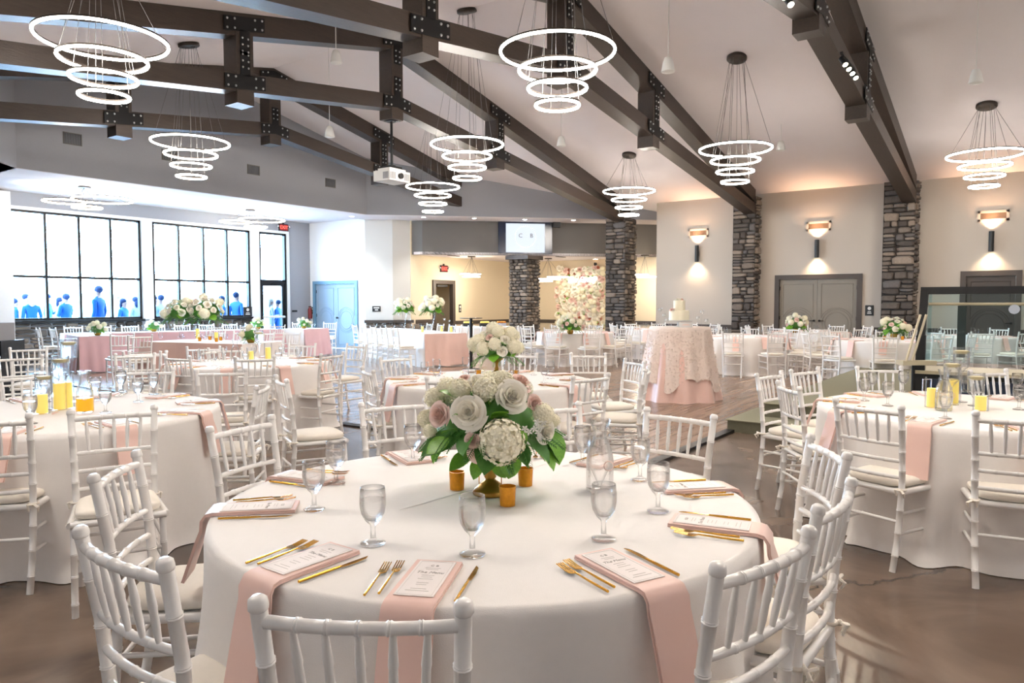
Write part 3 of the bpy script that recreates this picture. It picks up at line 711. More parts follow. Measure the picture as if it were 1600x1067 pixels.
def post_at(z):
    for a, b in zip(POST, POST[1:]):
        if a[2] <= z <= b[2]: t = (z-a[2])/(b[2]-a[2]); return a[0]+(b[0]-a[0])*t, a[1]+(b[1]-a[1])*t
def cp(name, mb, parent, m='chair', kind=None, smooth=True):
    return link(name, mb.mesh(name, M[m], smooth=smooth), parent)
def m_back_post(s):
    p, r = bamboo([(s*x, y, z) for x, y, z in POST], .0165, [.1,.24,.38,.5,.62,.74,.88], 10)
    mb = MB().tube(p, r, 10); d = Vector((s*.008,-.035,.2)).normalized(); e = Vector((s*.19,-.235,.885))
    return mb.tube([e, e+d*.004, e+d*.01, e+d*.022, e+d*.028], [.0165,.0195,.0195,.018,.011], 10)
def m_leg(s):
    p, r = bamboo([(s*.19,.195,0),(s*.188,.185,.2),(s*.185,.178,.42)], .015, [.15,.45,.7]); return MB().tube(p, r, 8)
def m_frame():
    mb = MB(); o = [(-.175,-.185),(.175,-.185),(.2,.19),(-.2,.19)]
    for i in range(4):
        a, b = Vector(o[i]+(0,)), Vector(o[(i+1) % 4]+(0,)); mb.tube([(a.x,a.y,.43),(b.x,b.y,.43)], .017, 8)
    return mb.prism([(-.165,-.175,.425),(.165,-.175,.425),(.19,.18,.425),(-.19,.18,.425)], (0,0,.015))
def m_cushion():
    mb = MB(); n = 28; vs = []; ring = [(0.90,.443),(1.0,.452),(1.03,.466),(1.0,.481),(.85,.49),(.5,.493)]
    for k, z in ring:
        for i in range(n):
            a = 2*PI*i/n; c, s = math.cos(a), math.sin(a)
            x = math.copysign(abs(c)**.45, c)*(.175+.022*s)*k; y = math.copysign(abs(s)**.45, s)*.185*k
            vs.append((x, y+.004, z))
    vs.append((0,0,.493)); fs = []
    for r in range(len(ring)-1):
        for i in range(n): j = (i+1) % n; fs.append((r*n+i, r*n+j, (r+1)*n+j, (r+1)*n+i))
    fs += [((len(ring)-1)*n+i, (len(ring)-1)*n+(i+1) % n, len(ring)*n) for i in range(n)] + [tuple(range(n))[::-1]]
    return mb.add(vs, fs)
def m_top_rail():
    x, y = post_at(.862); p, r = bamboo(rail_path(.862, x, y, .022), .0135, [.2,.35,.5,.65,.8]); return MB().tube(p, r, 8)
def m_rail(z):
    x, y = post_at(z); p, r = bamboo(rail_path(z, x, y, .02), .011, [.25,.5,.75]); return MB().tube(p, r, 8)
def m_spindle(i):
    f = (i+1)/6; x1, y1 = post_at(.862); x0, y0 = post_at(.69); u = 2*f-1
    a = Vector((u*x0*.94, y0-.02*(1-u*u), .69)); b = Vector((u*x1, y1-.022*(1-u*u), .862))
    ts = (0,.1,.3,.5,.55,.7,.9,1); rs = (.006,.0075,.0095,.009,.0105,.009,.007,.006)
    return MB().tube([a.lerp(b, t) for t in ts], rs, 7)
def m_stretch(k):
    if k < 2: s = -1 if k == 0 else 1; return MB().tube([(s*.17,-.2,.2),(s*.188,.185,.2)], .0095, 7)
    if k < 4: s = -1 if k == 2 else 1; return MB().tube([(s*.172,-.195,.31),(s*.187,.182,.31)], .0095, 7)
    if k == 4: return MB().tube([(-.188,.185,.27),(.188,.185,.27)], .0095, 7)
    return MB().tube([(-.171,-.2,.27),(.171,-.2,.27)], .0095, 7)
def m_tie(s):
    c = Vector((s*.178,-.187,.447)); mb = MB().tube([c+Vector((.021*math.cos(a), .021*math.sin(a), 0)) for a in [2*PI*i/10 for i in range(10)]], .006, 6, closed=True)
    mb.ball(c+Vector((s*.012,-.026,0)), .011, 8, 5); mb.tube([c+Vector((s*.012,-.03,0)), c+Vector((s*.035,-.045,-.01)), c+Vector((s*.03,-.03,-.035))], [.006,.008,.004], 6)
    return mb.tube([c+Vector((s*.012,-.03,0)), c+Vector((-s*.01,-.05,.004)), c+Vector((-s*.008,-.04,-.03))], [.006,.008,.004], 6)
CHL = 'white chiavari chair '
near = thing('chiavari_chair', 'x', 'chair', (0,0,-50))
for s in (-1, 1): cp('back_post', m_back_post(s), near); cp('leg', m_leg(s), near)
cp('seat_frame', m_frame(), near); cp('cushion', m_cushion(), near, 'cushion'); cp('top_rail', m_top_rail(), near)
for z in (.69,.6,.51): cp('back_rail', m_rail(z), near)
for i in range(5): cp('spindle', m_spindle(i), near)
for k in range(6): cp('stretcher', m_stretch(k), near)
for s in (-1, 1): cp('cushion_tie', m_tie(s), near, 'cushion')
far = thing('chiavari_chair', 'x', 'chair', (0,0,-50))
def low_tube(P, r): return MB().tube(P, r, 5)
for s in (-1, 1):
    cp('leg', MB().tube([(s*x,y,z) for x,y,z in POST[:3]], .016, 6), far); cp('leg', MB().tube([(s*.19,.195,0),(s*.185,.178,.42)], .015, 6), far)
cp('cushion', m_cushion(), far, 'cushion'); mb = m_frame()
for k in range(6): b = m_stretch(k); mb.add(b.v, b.f)
cp('seat_frame', mb, far)
mb = MB()
for s in (-1, 1): mb.tube([(s*x,y,z) for x,y,z in POST[2:]]+[(s*.192,-.24,.912)], .0165, 6)
for z, r in ((.862,.0135),(.69,.011),(.6,.011),(.51,.011)):
    x, y = post_at(z); mb.tube(rail_path(z, x, y, .02, 3), r, 5)
for i in range(5):
    a, b = m_spindle(i).v[0], m_spindle(i).v[-1]; mb.tube([m_spindle(i).v[0], m_spindle(i).v[-1]], .0085, 4)
cp('backrest', mb, far)
ALL = {'near': near, 'far': far}
used = {'near': False, 'far': False}
SEEN = set()
def uq(l):
    for a in ('at', 'just past', 'just before'):
        m = l.replace(' at ', f' {a} ') if "o'clock" in l else l
        if m not in SEEN: SEEN.add(m); return m
    return l
def chair(x, y, ang_to, label, group, q='far'):
    label = uq(label)
    n = (ang_to[0]-x, ang_to[1]-y); l = math.hypot(*n); rz = face_to((n[0]/l, n[1]/l))
    if not used[q]:
        used[q] = True; o = ALL[q]
        dup.__defaults__[-1].setdefault(o.name, [(c, tree(c)) for c in tree(o)])
        o.location = (x, y, 0); o.rotation_euler = (0,0,rz); o['label'] = label; o['group'] = group; return o
    return dup(ALL[q], (x, y, 0), rz, label, group)
def chair_pair(p, q_, tgt, label, group, q='near'):
    a, b = at(p[0], p[1], .91), at(q_[0], q_[1], .91); m = (a+b)/2; d = (b-a); d.z = 0; d.normalize()
    n = Vector((-d.y, d.x, 0)); 
    if n.dot(Vector((tgt[0], tgt[1], m.z))-m) < 0: n = -n
    c = m + n*.235; return chair(c.x, c.y, (c.x+n.x, c.y+n.y), label, group, q)
def chair_fit(p, q_, sp, label, group):
    m = (at(p[0],p[1],.91)+at(q_[0],q_[1],.91))/2; c = at(sp[0], sp[1], .48); n = Vector((c.x-m.x, c.y-m.y, 0)).normalized()
    e = at(q_[0],q_[1],.91)-at(p[0],p[1],.91); e.z = 0; e.normalize(); k = Vector((-e.y, e.x, 0)); k = k if k.dot(n) > 0 else -k
    n = (n+k*2.2).normalized(); c = Vector((m.x, m.y, 0))+n*.235; return chair(c.x, c.y, (c.x+n.x, c.y+n.y), label, group, 'near')
def chair_top(p, tgt, label, group, q='far'):
    m = at(p[0], p[1], .91); n = Vector((tgt[0]-m.x, tgt[1]-m.y, 0)).normalized(); c = m+n*.235
    return chair(c.x, c.y, tgt, label, group, q)
def chair_seat(p, tgt, label, group, q='near'):
    c = at(p[0], p[1], .48); return chair(c.x, c.y, tgt, label, group, q)
NUM = ['twelve','one','two','three','four','five','six','seven','eight','nine','ten','eleven']
def clock(c, x, y):     # 6 o'clock is the point of the table nearest the camera
    b = math.atan2(-c[1], -c[0]); a = math.atan2(y-c[1], x-c[0]); h = 6 + (b-a)/(2*PI)*12
    return NUM[int(round(h)) % 12]

# ------------------------------------------------------------------ round cloths
def cloth_mesh(seed, Rr=.905, H=.765, flare=.05, nf=16, amp=.055, seg=192):
    r = random.Random(seed); ph = [r.uniform(0, 2*PI) for _ in range(4)]; vs = [(0,0,H)]; fs = []
    rings = [(Rr*.4,H,0),(Rr*.8,H,0),(Rr-.02,H,0),(Rr,H-.003,0)]
    N = 22
    for i in range(1, N+1): rings.append((None, H-(H-.004)*i/N, i/N))
    w2_ = lambda a: math.sin(3*a+ph[2])*math.sin(5*a+ph[0])
    for ro, z, t in rings:
        for k in range(seg):
            a = 2*PI*k/seg
            if ro is None:
                th = a+.06*math.sin(3*a+ph[3])
                w = math.sin(nf*th+ph[0]+.5*math.sin(2*a+ph[1])); w = (w+.35*math.sin(nf*1.7*th+ph[3]))*(.65+.35*w2_(a))
                w2 = math.sin(nf*.5*th+ph[2]); tt = t**.8
                rad = Rr+.006+flare*t*(.55+.25*w2)+amp*tt*w*min(1, t*2.2)
                rad += .03*max(0, t-.93)/.07*(1+w)
                vs.append((rad*math.cos(a), rad*math.sin(a), z))
            else: vs.append((ro*math.cos(a), ro*math.sin(a), z))
    for k in range(seg): fs.append((0, 1+k, 1+(k+1) % seg))
    for j in range(len(rings)-1):
        for k in range(seg): k2 = (k+1) % seg; fs.append((1+j*seg+k, 1+(j+1)*seg+k, 1+(j+1)*seg+k2, 1+j*seg+k2))
    return MB().add(vs, fs).mesh('tablecloth', M['cloth'], smooth='all')
CLOTH = [cloth_mesh(i, nf=(14,17,13)[i], amp=(.07,.06,.075)[i]) for i in range(3)]
TZ = .767; up = Vector((0,0,1))
def cloth(c, label, k, rz=0, group='round banquet tables in white cloths'):
    return tag(link('round_table', CLOTH[k], None, (c[0], c[1], 0), (0,0,rz)), label, 'table', group)

# ------------------------------------------------------------------ place settings (table frame: sitter looks +Y, table centre at 0,0)
def strip(path, w, th=.006, skew=0):
    mb = MB(); P = [Vector((0, y, z)) for y, z in path]; vs = []
    n = len(P)
    for i, p in enumerate(P):
        t = (P[min(i+1, n-1)]-P[max(i-1, 0)]).normalized(); nrm = Vector((0, -t.z, t.y))
        if nrm.z < 0 and abs(t.y) > .5: nrm = -nrm
        if abs(t.z) > .7: nrm = Vector((0,-1,0))
        for s in (-1, 1):
            for u in (0, 1): vs.append(p+Vector((s*w/2+skew*i, 0, 0))+nrm*th*u)
    fs = []
    for i in range(n-1):
        a, b = i*4, (i+1)*4
        fs += [(a,b,b+2,a+2), (a+1,a+3,b+3,b+1), (a,a+1,b+1,b), (a+2,b+2,b+3,a+3)]
    fs += [(0,2,3,1), ((n-1)*4,(n-1)*4+1,(n-1)*4+3,(n-1)*4+2)]
    return mb.add(vs, fs)
def nap_mesh(drop, skew=0, m='pink', w=.125):
    e = .915
    path = [(-.64,TZ),(-.75,TZ),(-.86,TZ),(-.9,TZ),(-.918,TZ-.004),(-.927,TZ-.018),(-.93,TZ-.05)]+[(-.932-.012*i, TZ-.05-drop*i/5) for i in range(1, 6)]
    mb = strip(path, w, .005, skew)
    b = strip([(y, z+.0055) for y, z in path[:5]]+[(y-.006, z) for y, z in path[5:]], w*.97, .005, skew*1.1); mb.add(b.v, b.f)
    return mb.mesh('napkin', M[m], smooth=True)
NAP = [nap_mesh(.2, .0), nap_mesh(.24, .002), nap_mesh(.17, -.002)]
def card_obj(parent, full):
    c = link('menu_card', MB().box(-.048,.048,-.885,-.66,TZ+.0115,TZ+.0135).mesh('menu_card', M['card']), None)
    return c
def fork_mesh():
    mb = MB(); z = TZ+.004
    mb.tube([(0,-.1,z),(0,-.04,z+.001),(0,.03,z+.004)], [.0035,.0032,.0022], 6)
    mb.prism([(-.002,.028,z+.002),(.002,.028,z+.002),(.0105,.042,z),(.0105,.058,z),(-.0105,.058,z),(-.0105,.042,z)], (0,0,.002))
    for x in (-.0092,-.0031,.0031,.0092): mb.prism([(x-.0015,.057,z),(x+.0015,.057,z),(x+.0012,.098,z+.006),(x-.0012,.098,z+.006)], (0,0,.0018))
    return mb.mesh('fork', M['gold'], smooth=True)
def knife_mesh():
    mb = MB(); z = TZ+.004
    mb.tube([(0,-.11,z),(0,-.02,z),(0,.02,z)], [.004,.0042,.003], 6)
    mb.prism([(-.004,.018,z-.001),(.006,.018,z-.001),(.009,.06,z-.001),(.006,.1,z-.001),(-.003,.115,z-.001)], (0,0,.0018))
    return mb.mesh('knife', M['gold'], smooth=True)
FORK, KNIFE = fork_mesh(), knife_mesh()
CARD = MB().box(-.048,.048,-.112,.112,0,.0016).mesh('menu_card', M['card'])
mb = MB(); rr = random.Random(4)
for i in range(9):
    if i in (3, 6): continue
    l = rr.uniform(.012,.03); mb.box(-l, l, .012-.012*i, .0135-.012*i, .0017, .0021)
mb.box(-.042,-.0415,-.106,.106,.0017,.002).box(.0415,.042,-.106,.106,.0017,.002).box(-.042,.042,-.106,-.1055,.0017,.002).box(-.042,.042,.1055,.106,.0017,.002)
for i in range(2): mb.box(-.02+.004*i, .02-.004*i, .06-.009*i, .0615-.009*i, .0017, .0021)
PRINT = mb.mesh('print_lines', M['inkp'])
def gob_prof(k=1.0):
    return [(.034,.0),(.036,.003),(.02,.009),(.008,.016),(.007,.045),(.009,.055),(.022,.068),(.033,.088),(.0375,.112),(.037,.14),(.0345,.163)]
def goblet_meshes(seg):
    out = gob_prof(); inn = [(r-.0022, z) for r, z in out[::-1] if z > .075]+[(.014,.068),(.0005,.066)]
    g = MB().lathe([(.0005,0)]+out+inn, seg, cap=False).mesh('bowl', M['glass'], smooth='all')
    f = MB().lathe([(.0005,0)]+out+inn, 12, cap=False).mesh('bowl', M['fglass'], smooth='all')
    wt = MB().lathe([(.0005,.067),(.013,.0685),(.019,.0705),(.030,.088),(.0345,.112),(.0345,.128),(.0005,.128)], seg, cap=False).mesh('water', M['water'], smooth=True)
    wf = MB().lathe([(.0005,.067),(.019,.0705),(.034,.112),(.034,.128),(.0005,.128)], 10, cap=False).mesh('water', M['fglass'], smooth=True)
    return g, wt, f, wf
GB, GW, GBF, GWF = goblet_meshes(24)
gn = thing('water_goblet', 'x', 'goblet', (0,0,-50)); link('bowl', GB, gn); link('water', GW, gn)
gf = thing('water_goblet', 'x', 'goblet', (0,0,-50)); link('bowl', GBF, gf); link('water', GWF, gf)
def goblet(x, y, label, group, near_=False):
    label = uq(label); return dup(gn if near_ else gf, (x, y, TZ), random.uniform(0, 6), label, group)
def setting(c, a, tname, full=True, cards=True, skew=0, gob=True, near_=False, gk=0, drop=None):
    """a: direction (rad) from table centre to the sitter"""
    rz = a+PI/2; cl = clock(c, c[0]+math.cos(a), c[1]+math.sin(a)); T = Matrix.Translation((c[0],c[1],0)) @ Matrix.Rotation(rz, 4, 'Z')
    n = link('napkin', NAP[gk % 3] if drop is None else NAP[drop], None, (c[0],c[1],0), (0,0,rz)); tag(n, f"blush napkin hanging at {cl} o'clock of {tname}", 'napkin', 'napkins on '+tname)
    if cards:
        p = T @ Vector((0,-.765,TZ+.0115)); m_ = link('menu_card', CARD, None, p, (0,0,rz)); tag(m_, f"printed menu card at {cl} o'clock of {tname}", 'menu', 'menu cards on '+tname)
        if full:
            link('lettering', text_mesh('The Menu', .017, M['inkm'], .0002, .3), m_, (0,.032,.0018)); link('monogram', text_mesh('C B', .014, M['inkm'], .0002), m_, (0,.078,.0018))
            link('print_lines', PRINT, m_)
    if full:
        for nm, me, x, y, dz, w_ in (('fork', FORK, -.125, -.77, .05, 'outer fork'), ('fork', FORK, -.095, -.755, .05, 'inner fork'), ('knife', KNIFE, .1, -.76, -.02, 'knife')):
            p = T @ Vector((x, y, 0)); o = link(nm, me, None, (p.x, p.y, 0), (0,0,rz+dz)); tag(o, f"gold {w_} at {cl} o'clock of {tname}", nm, 'gold cutlery on '+tname)
    if gob:
        p = T @ Vector((.1,-.56,0)); goblet(p.x, p.y, f"water goblet at {cl} o'clock of {tname}", 'goblets on '+tname, near_)

# ------------------------------------------------------------------ flowers
def rose_mesh(m, seed, seg=1):
    """tight spiral heart and overlapping cupped petals whose rims roll outward"""
    r = random.Random(seed); mb = MB(); g = 0; N = 26
    for i in range(N):
        f = i/(N-1); g += 2.39996+r.uniform(-.12,.12)
        R0 = .06+.86*f**1.15; h = .78-.52*f**1.5; half = 1.25-.45*f; U, V = 6, 5; vs = []
        roll = .05+.22*f
        for v in range(V):
            tv = v/(V-1)
            for u in range(U):
                tu = u/(U-1)*2-1; rim = 1-.32*abs(tu)**2.5
                an = g+half*tu*(.55+.45*tv)
                rad = R0*(.35+.65*tv**.7)+roll*max(0, tv-.7)/.3*.5+.03*tu*(1-f)
                z = -.1+(h+.1)*(tv**1.1)*rim-roll*.7*max(0, tv-.8)/.2*(1-abs(tu)*.4)+r.uniform(-.012,.012)
                vs.append((rad*math.cos(an), rad*math.sin(an), z))
        mb.add(vs, [(v*U+u, v*U+u+1, (v+1)*U+u+1, (v+1)*U+u) for v in range(V-1) for u in range(U-1)])
    mb.ball((0,0,.0), .35, 8, 5, (1,1,1))
    return mb.mesh('rose', m, smooth='all')
def hyd_mesh(m, n=110, seed=1):
    r = random.Random(seed); mb = MB().ball((0,0,.25), .8, 14, 8)
    for i in range(n):
        z = 1-1.55*(i+.5)/n; a = i*2.39996; q = math.sqrt(max(0, 1-z*z)); a += r.uniform(-.12,.12); d = Vector((q*math.cos(a), q*math.sin(a), z)).normalized()
        p = Vector((0,0,.25))+d*(.84+r.uniform(-.08,.09)); u = d.orthogonal().normalized(); v = d.cross(u); t = r.uniform(0, 2)
        for k in range(4):
            an = t+k*PI/2; e = (u*math.cos(an)+v*math.sin(an)); f = (u*math.cos(an+PI/4)+v*math.sin(an+PI/4)); g = (u*math.cos(an-PI/4)+v*math.sin(an-PI/4))
            s = .12
            mb.add([p, p+g*s*.85+d*.03, p+e*s*1.15+d*.05, p+f*s*.85+d*.03], [(0,1,2,3)])
    return mb.mesh('hydrangea', m, smooth=False)
def leaf_me(m='leaf', L=1, W=.42, droop=.25):
    mb = MB(); n = 7; vs = []
    for i in range(n+1):
        t = i/n; w = W*math.sin(PI*min(1, t*.93+.04))**.8*(1 if t < .6 else 1-.1*(t-.6)); z = -droop*t*t
        if i == n: w = .01
        vs += [(-w, t*L, z+.1*w), (0, t*L, z-.03), (w, t*L, z+.1*w)]
    mb.add(vs, [(i*3+j, i*3+j+1, (i+1)*3+j+1, (i+1)*3+j) for i in range(n) for j in (0, 1)])
    return mb.mesh('leaf', M[m], smooth='all')
def fern_me():
    mb = MB(); n = 16
    mb.tube([(0, t/8, -.35*(t/8)**2) for t in range(9)], .012, 4)
    for i in range(n):
        t = .1+.9*i/n; l = .3*(1-t*.75); z = -.35*t*t
        for s in (-1, 1):
            mb.add([(0,t-.02,z),(s*l*.5,t+.03,z+.02),(s*l,t+.12,z-.03),(s*l*.5,t+.085,z+.02)], [(0,1,2,3)])
    return mb.mesh('fern', M['leafd'])
ROSW = [rose_mesh(M['rosew'], i) for i in (1, 2)]; ROSP = [rose_mesh(M['rosep'], 3)]; ROSR = rose_mesh(M['red'], 5)
HYD = hyd_mesh(M['hyd'], 260); HYDS = hyd_mesh(M['hyd'], 120, 3); LEAF = leaf_me(); LEAF2 = leaf_me('leafd', 1, .3, .35); FERN = fern_me()
def orient(d, spin=0):
    return (Vector(d).to_track_quat('Z', 'Y') @ Matrix.Rotation(spin, 3, 'Z').to_quaternion()).to_euler()
def head(t, kind, p, d, r_, spin):
    me, nm = {'W': (ROSW[int(spin*7) % 2], 'white_rose'), 'P': (ROSP[0], 'pink_rose'), 'H': (HYD, 'hydrangea'), 'h': (HYDS, 'hydrangea'), 'R': (ROSR, 'coral_rose')}[kind]
    return link(nm, me, t, p, orient(d, spin), (r_, r_, r_))
def leafy(t, me, nm, p, d, L, roll=0):
    d = Vector(d).normalized(); q = d.to_track_quat('Y', 'Z') @ Matrix.Rotation(roll, 3, 'Y').to_quaternion()
    return link(nm, me, t, p, q.to_euler(), (L, L, L))
def compote(t, h=.2):
    link('compote', MB().lathe([(.001,0),(.062,0),(.064,.006),(.058,.018),(.035,.04),(.02,.05),(.017,.055),(.022,.062),(.013,.085),(.015,.11),(.024,.125),(.06,.15),(.085,.2),(.08,.2),(.05,.16),(.001,.15)], 28).mesh('compote', M['brass'], smooth=True), t)
def bouquet(label, x, y, zt, rad, seed, n=24, vase='compote', lift=.22, group='white rose bouquets', mixture='WWHhP', front=None):
    r = random.Random(seed); t = thing('flower_bouquet', label, 'flowers', (x,y,zt), 0, group)
    if vase == 'compote': compote(t)
    elif vase == 'bowl': link('vase', MB().lathe([(.001,0),(.05,0),(.075,.05),(.06,.11),(.055,.11),(.001,.02)], 16).mesh('vase', M['brass'], smooth=True), t)
    elif vase == 'tall': link('vase', MB().lathe([(.001,0),(.075,0),(.075,.008),(.02,.03),(.03,.2),(.075,lift-.1),(.085,lift),(.08,lift),(.001,.1)], 18, cap=False).mesh('vase', M['fglass'], smooth=True), t)
    c = Vector((0,0,lift+rad*.3))
    link('foliage', MB().ball(c, rad*.7, 14, 8, (1,1,.72)).mesh('foliage', M['leafd'], smooth='all'), t)
    for i in range(n):
        zz = 1-1.25*(i+.5)/n; a = i*2.39996+seed; q = math.sqrt(max(0, 1-zz*zz)); d = Vector((q*math.cos(a), q*math.sin(a), zz))
        p = c+Vector((d.x*rad*.82, d.y*rad*.82, d.z*rad*.68)); k = r.choice(mixture)
        head(t, k, p, (d.x, d.y, d.z+.15), rad*(r.uniform(.27,.34) if k in 'Hh' else r.uniform(.17,.24)), r.uniform(0, 6))
    for i in range(int(n*.9)):
        a = r.uniform(0, 2*PI); zz = r.uniform(-.5,.5); d = Vector((math.cos(a), math.sin(a), zz*.6-.1)); p = c+Vector((d.x*rad*.55, d.y*rad*.55, zz*rad*.5))
        leafy(t, LEAF, 'leaf', p, d, rad*r.uniform(.42,.6), r.uniform(-.6,.6))
    for i in range(int(n*.6)):
        a = 2*PI*i/(n*.6)+r.uniform(-.2,.2); d = Vector((math.cos(a), math.sin(a), -.35)); p = c+Vector((d.x*rad*.5, d.y*rad*.5, -rad*.3))
        leafy(t, FERN, 'fern', p, d, rad*r.uniform(.6,.75), r.uniform(-.4,.4))
    return t

def votive(x, y, label, h=.068):
    t = thing('votive_holder', label, 'candle', (x,y,TZ), 0, 'gold mercury glass votives')
    link('cup', MB().lathe([(.001,0),(.026,0),(.029,h),(.0265,h),(.024,.012),(.001,.012)], 20).mesh('cup', M['votive'], smooth=True), t)
    link('wax', MB().lathe([(.001,.013),(.0235,.013),(.0255,h*.6),(.001,h*.6)], 16).mesh('wax', M['wax'], smooth=True), t)
CAR = [(.045,0),(.05,.01),(.05,.11),(.044,.15),(.026,.195),(.024,.215),(.038,.262)]
def carafe(x, y, label, fill='water', near_=False):
    t = thing('carafe', label, 'carafe', (x,y,TZ)); g = M['glass'] if near_ else M['fglass']
    link('bottle', MB().lathe([(.001,0)]+CAR+[(r-.0025, z) for r, z in CAR[::-1] if z > .02]+[(.001,.008)], 28, cap=False).mesh('bottle', g, smooth=True), t)
    if fill == 'juice': link('juice', MB().lathe([(.001,.009),(.046,.011),(.0465,.09),(.001,.09)], 22).mesh('juice', M['juice'], smooth=True), t)
    else: link('water', MB().lathe([(.001,.009),(.046,.011),(.0465,.108),(.04,.15),(.024,.192),(.001,.192)], 22).mesh('water', M['water'] if near_ else M['fglass'], smooth=True), t)
    if near_: link('emblem', MB().tube([(.017*math.cos(2*PI*k/24), .017*math.sin(2*PI*k/24), 0) for k in range(24)], .0016, 5, closed=True).xf(Matrix.Translation((-.034*math.cos(YAW+.25),-.0385*math.sin(YAW+.6)-.012,.1)) @ Matrix.Rotation(YAW-PI/2, 4, 'Z') @ Matrix.Rotation(PI/2, 4, 'X')).mesh('emblem', M['pink']), t)
def pillar_candle(x, y, label, h, hg):
    t = thing('candle_cylinder', label, 'candle', (x,y,TZ), 0, 'yellow pillar candles in glass cylinders')
    link('candle', MB().lathe([(.001,.004),(.032,.004),(.032,h),(.001,h)], 18).mesh('candle', M['candle'], smooth=True), t)
    link('glass_cylinder', MB().lathe([(.001,0),(.045,0),(.045,hg),(.043,hg),(.043,.004),(.001,.004)], 20, cap=False).mesh('glass_cylinder', M['fglass'], smooth=True), t)
def floating(x, y, label, h):
    t = thing('stemmed_candle_glass', label, 'candle', (x,y,TZ), 0, 'tall stemmed glasses with floating candles')
    b = h-.15
    link('glass', MB().lathe([(.001,0),(.045,0),(.045,.004),(.008,.012),(.007,b-.03),(.03,b),(.05,b+.02),(.052,h),(.05,h),(.048,b+.024),(.001,b+.01)], 22, cap=False).mesh('glass', M['glass'], smooth=True), t)
    link('water', MB().lathe([(.001,b+.013),(.046,b+.026),(.047,h-.035),(.001,h-.035)], 18).mesh('water', M['fglass'], smooth=True), t)
    link('floating_candle', MB().lathe([(.001,h-.045),(.03,h-.045),(.045,h-.03),(.043,h-.022),(.001,h-.024)], 20).mesh('floating_candle', M['wax'], smooth=True), t)

# ------------------------------------------------------------------ table with the big bouquet (nearest)
A = (1.98, 1.53)
TA = 'the nearest table'
cloth(A, 'large round table in white cloth with the gold-footed rose bouquet, nearest of all', 0, .4)
gA = 'chairs around the nearest table'
for p, q in (((412,932),(716,938)), ((133,825),(252,870)), ((150,740),(212,705)), ((328,667),(425,648)), ((566,629),(664,622)), ((1011,636),(1115,648)), ((1268,679),(1320,706)), ((1328,748),(1279,788)), ((1260,824),(1124,878)), ((806,634),(907,627))):
    m = (at(p[0],p[1],.91)+at(q[0],q[1],.91))/2
    chair_pair(p, q, A, CHL+f"at {clock(A, m.x, m.y)} o'clock of {TA}", gA)
for i, a in enumerate((206.5,179.5,135,103,64,28,-3.5,-43,-77.5,-115.5)):
    setting(A, R(a), TA, gob=False, drop=(0,1,2,2,0,1,2,2,0,1)[i])
for x, y in ((738,866),(583,849),(943,842),(1028,799),(491,796),(1000,750),(525,755),(645,722),(910,725)):
    q = at(x, y, TZ); goblet(q.x, q.y, f"water goblet at {clock(A, q.x, q.y)} o'clock of {TA}", 'goblets on '+TA, True)
for p, q in (((625,796),(745,762)),((800,742),(905,706))):
    a, b = at(p[0], p[1], TZ), at(q[0], q[1], TZ); n_ = Vector((-(b-a).y, (b-a).x, 0)).normalized()*.004
    o = link('crease', MB().add([a-n_, a+n_, b+n_, b-n_, a+up*.001, b+up*.001], [(0,4,5,3),(1,2,5,4),(0,1,4),(3,5,2)]).mesh('crease', M['cloth'], smooth='all'), bpy.data.objects['round_table'])
    o.matrix_parent_inverse = bpy.data.objects['round_table'].matrix_basis.inverted()
carafe(*at(937, 766, TZ).xy, 'clear glass carafe of water with a pink ring emblem', 'water', True)
votive(*at(714,764,TZ).xy, 'gold votive holder to the left of the bouquet foot', .066)
votive(*at(793,789,TZ).xy, 'gold votive holder in front of the bouquet foot', .066)
votive(*at(821,758,TZ).xy, 'gold votive holder to the right of the bouquet foot', .066)
# the hand-placed bouquet
bq = at(766, 771, TZ); t = thing('flower_bouquet', 'lush bouquet of ivory and blush roses with hydrangea in a gold compote, nearest of all', 'flowers', bq, 0)
compote(t)
fw = Vector((fx, fy, 0)); rt = Vector((rx, ry, 0)); up = Vector((0,0,1)); dq = bq.x*fx+bq.y*fy; sc = dq/F_PX*1.02
BC = up*(.275)     # centre of the flower mass above the table
def bloc(px, py, back=1.0):      # blossom position on the ellipsoid of flowers as seen at a pixel
    X = (px-766)*sc; Z = (771-py)*sc; a_, c_ = .225, .155; k = 1-(X/a_)**2-((Z-.265)/c_)**2
    Y = -math.sqrt(max(.0, k))*.21*back; return rt*X+up*Z+fw*Y
heads = [('W',736,632,27),('W',801,611,26),('P',691,640,20),('P',752,694,17),('P',743,672,12),('H',785,674,38),('P',835,624,14),('H',760,602,22),('H',722,605,20),('P',815,596,19),('W',852,668,19),('h',846,640,20),('h',681,622,20),('H',668,655,17),('h',700,606,20),('H',786,594,20),('W',745,593,16),('h',862,655,14),('h',676,668,13),('P',724,592,12)]
for i, (k, px, py, rp) in enumerate(heads):
    p = bloc(px, py); d = (p-BC).normalized(); d = (d-fw*.55+up*.15).normalized(); r_ = rp*sc*(1.05 if k in 'WP' else .95)
    head(t, k, p-d*r_*.3, d, r_, i*1.3)
for i in range(22):
    a = PI*i/22+PI*.02; zz = (.35,.75,.1,.95)[i % 4]; d = rt*math.cos(a)*math.sqrt(1-zz*zz)+fw*math.sin(a)*math.sqrt(1-zz*zz)+up*zz
    p = BC+Vector((d.x*.17, d.y*.17, d.z*.12)); head(t, 'WhHWP'[i % 5], p, d, .042 if i % 5 in (1, 2) else .036, i*.9)
link('foliage', MB().ball(BC+up*-.01, .165, 18, 10, (1,1,.72)).mesh('foliage', M['leafd'], smooth='all'), t)
rr = random.Random(8)
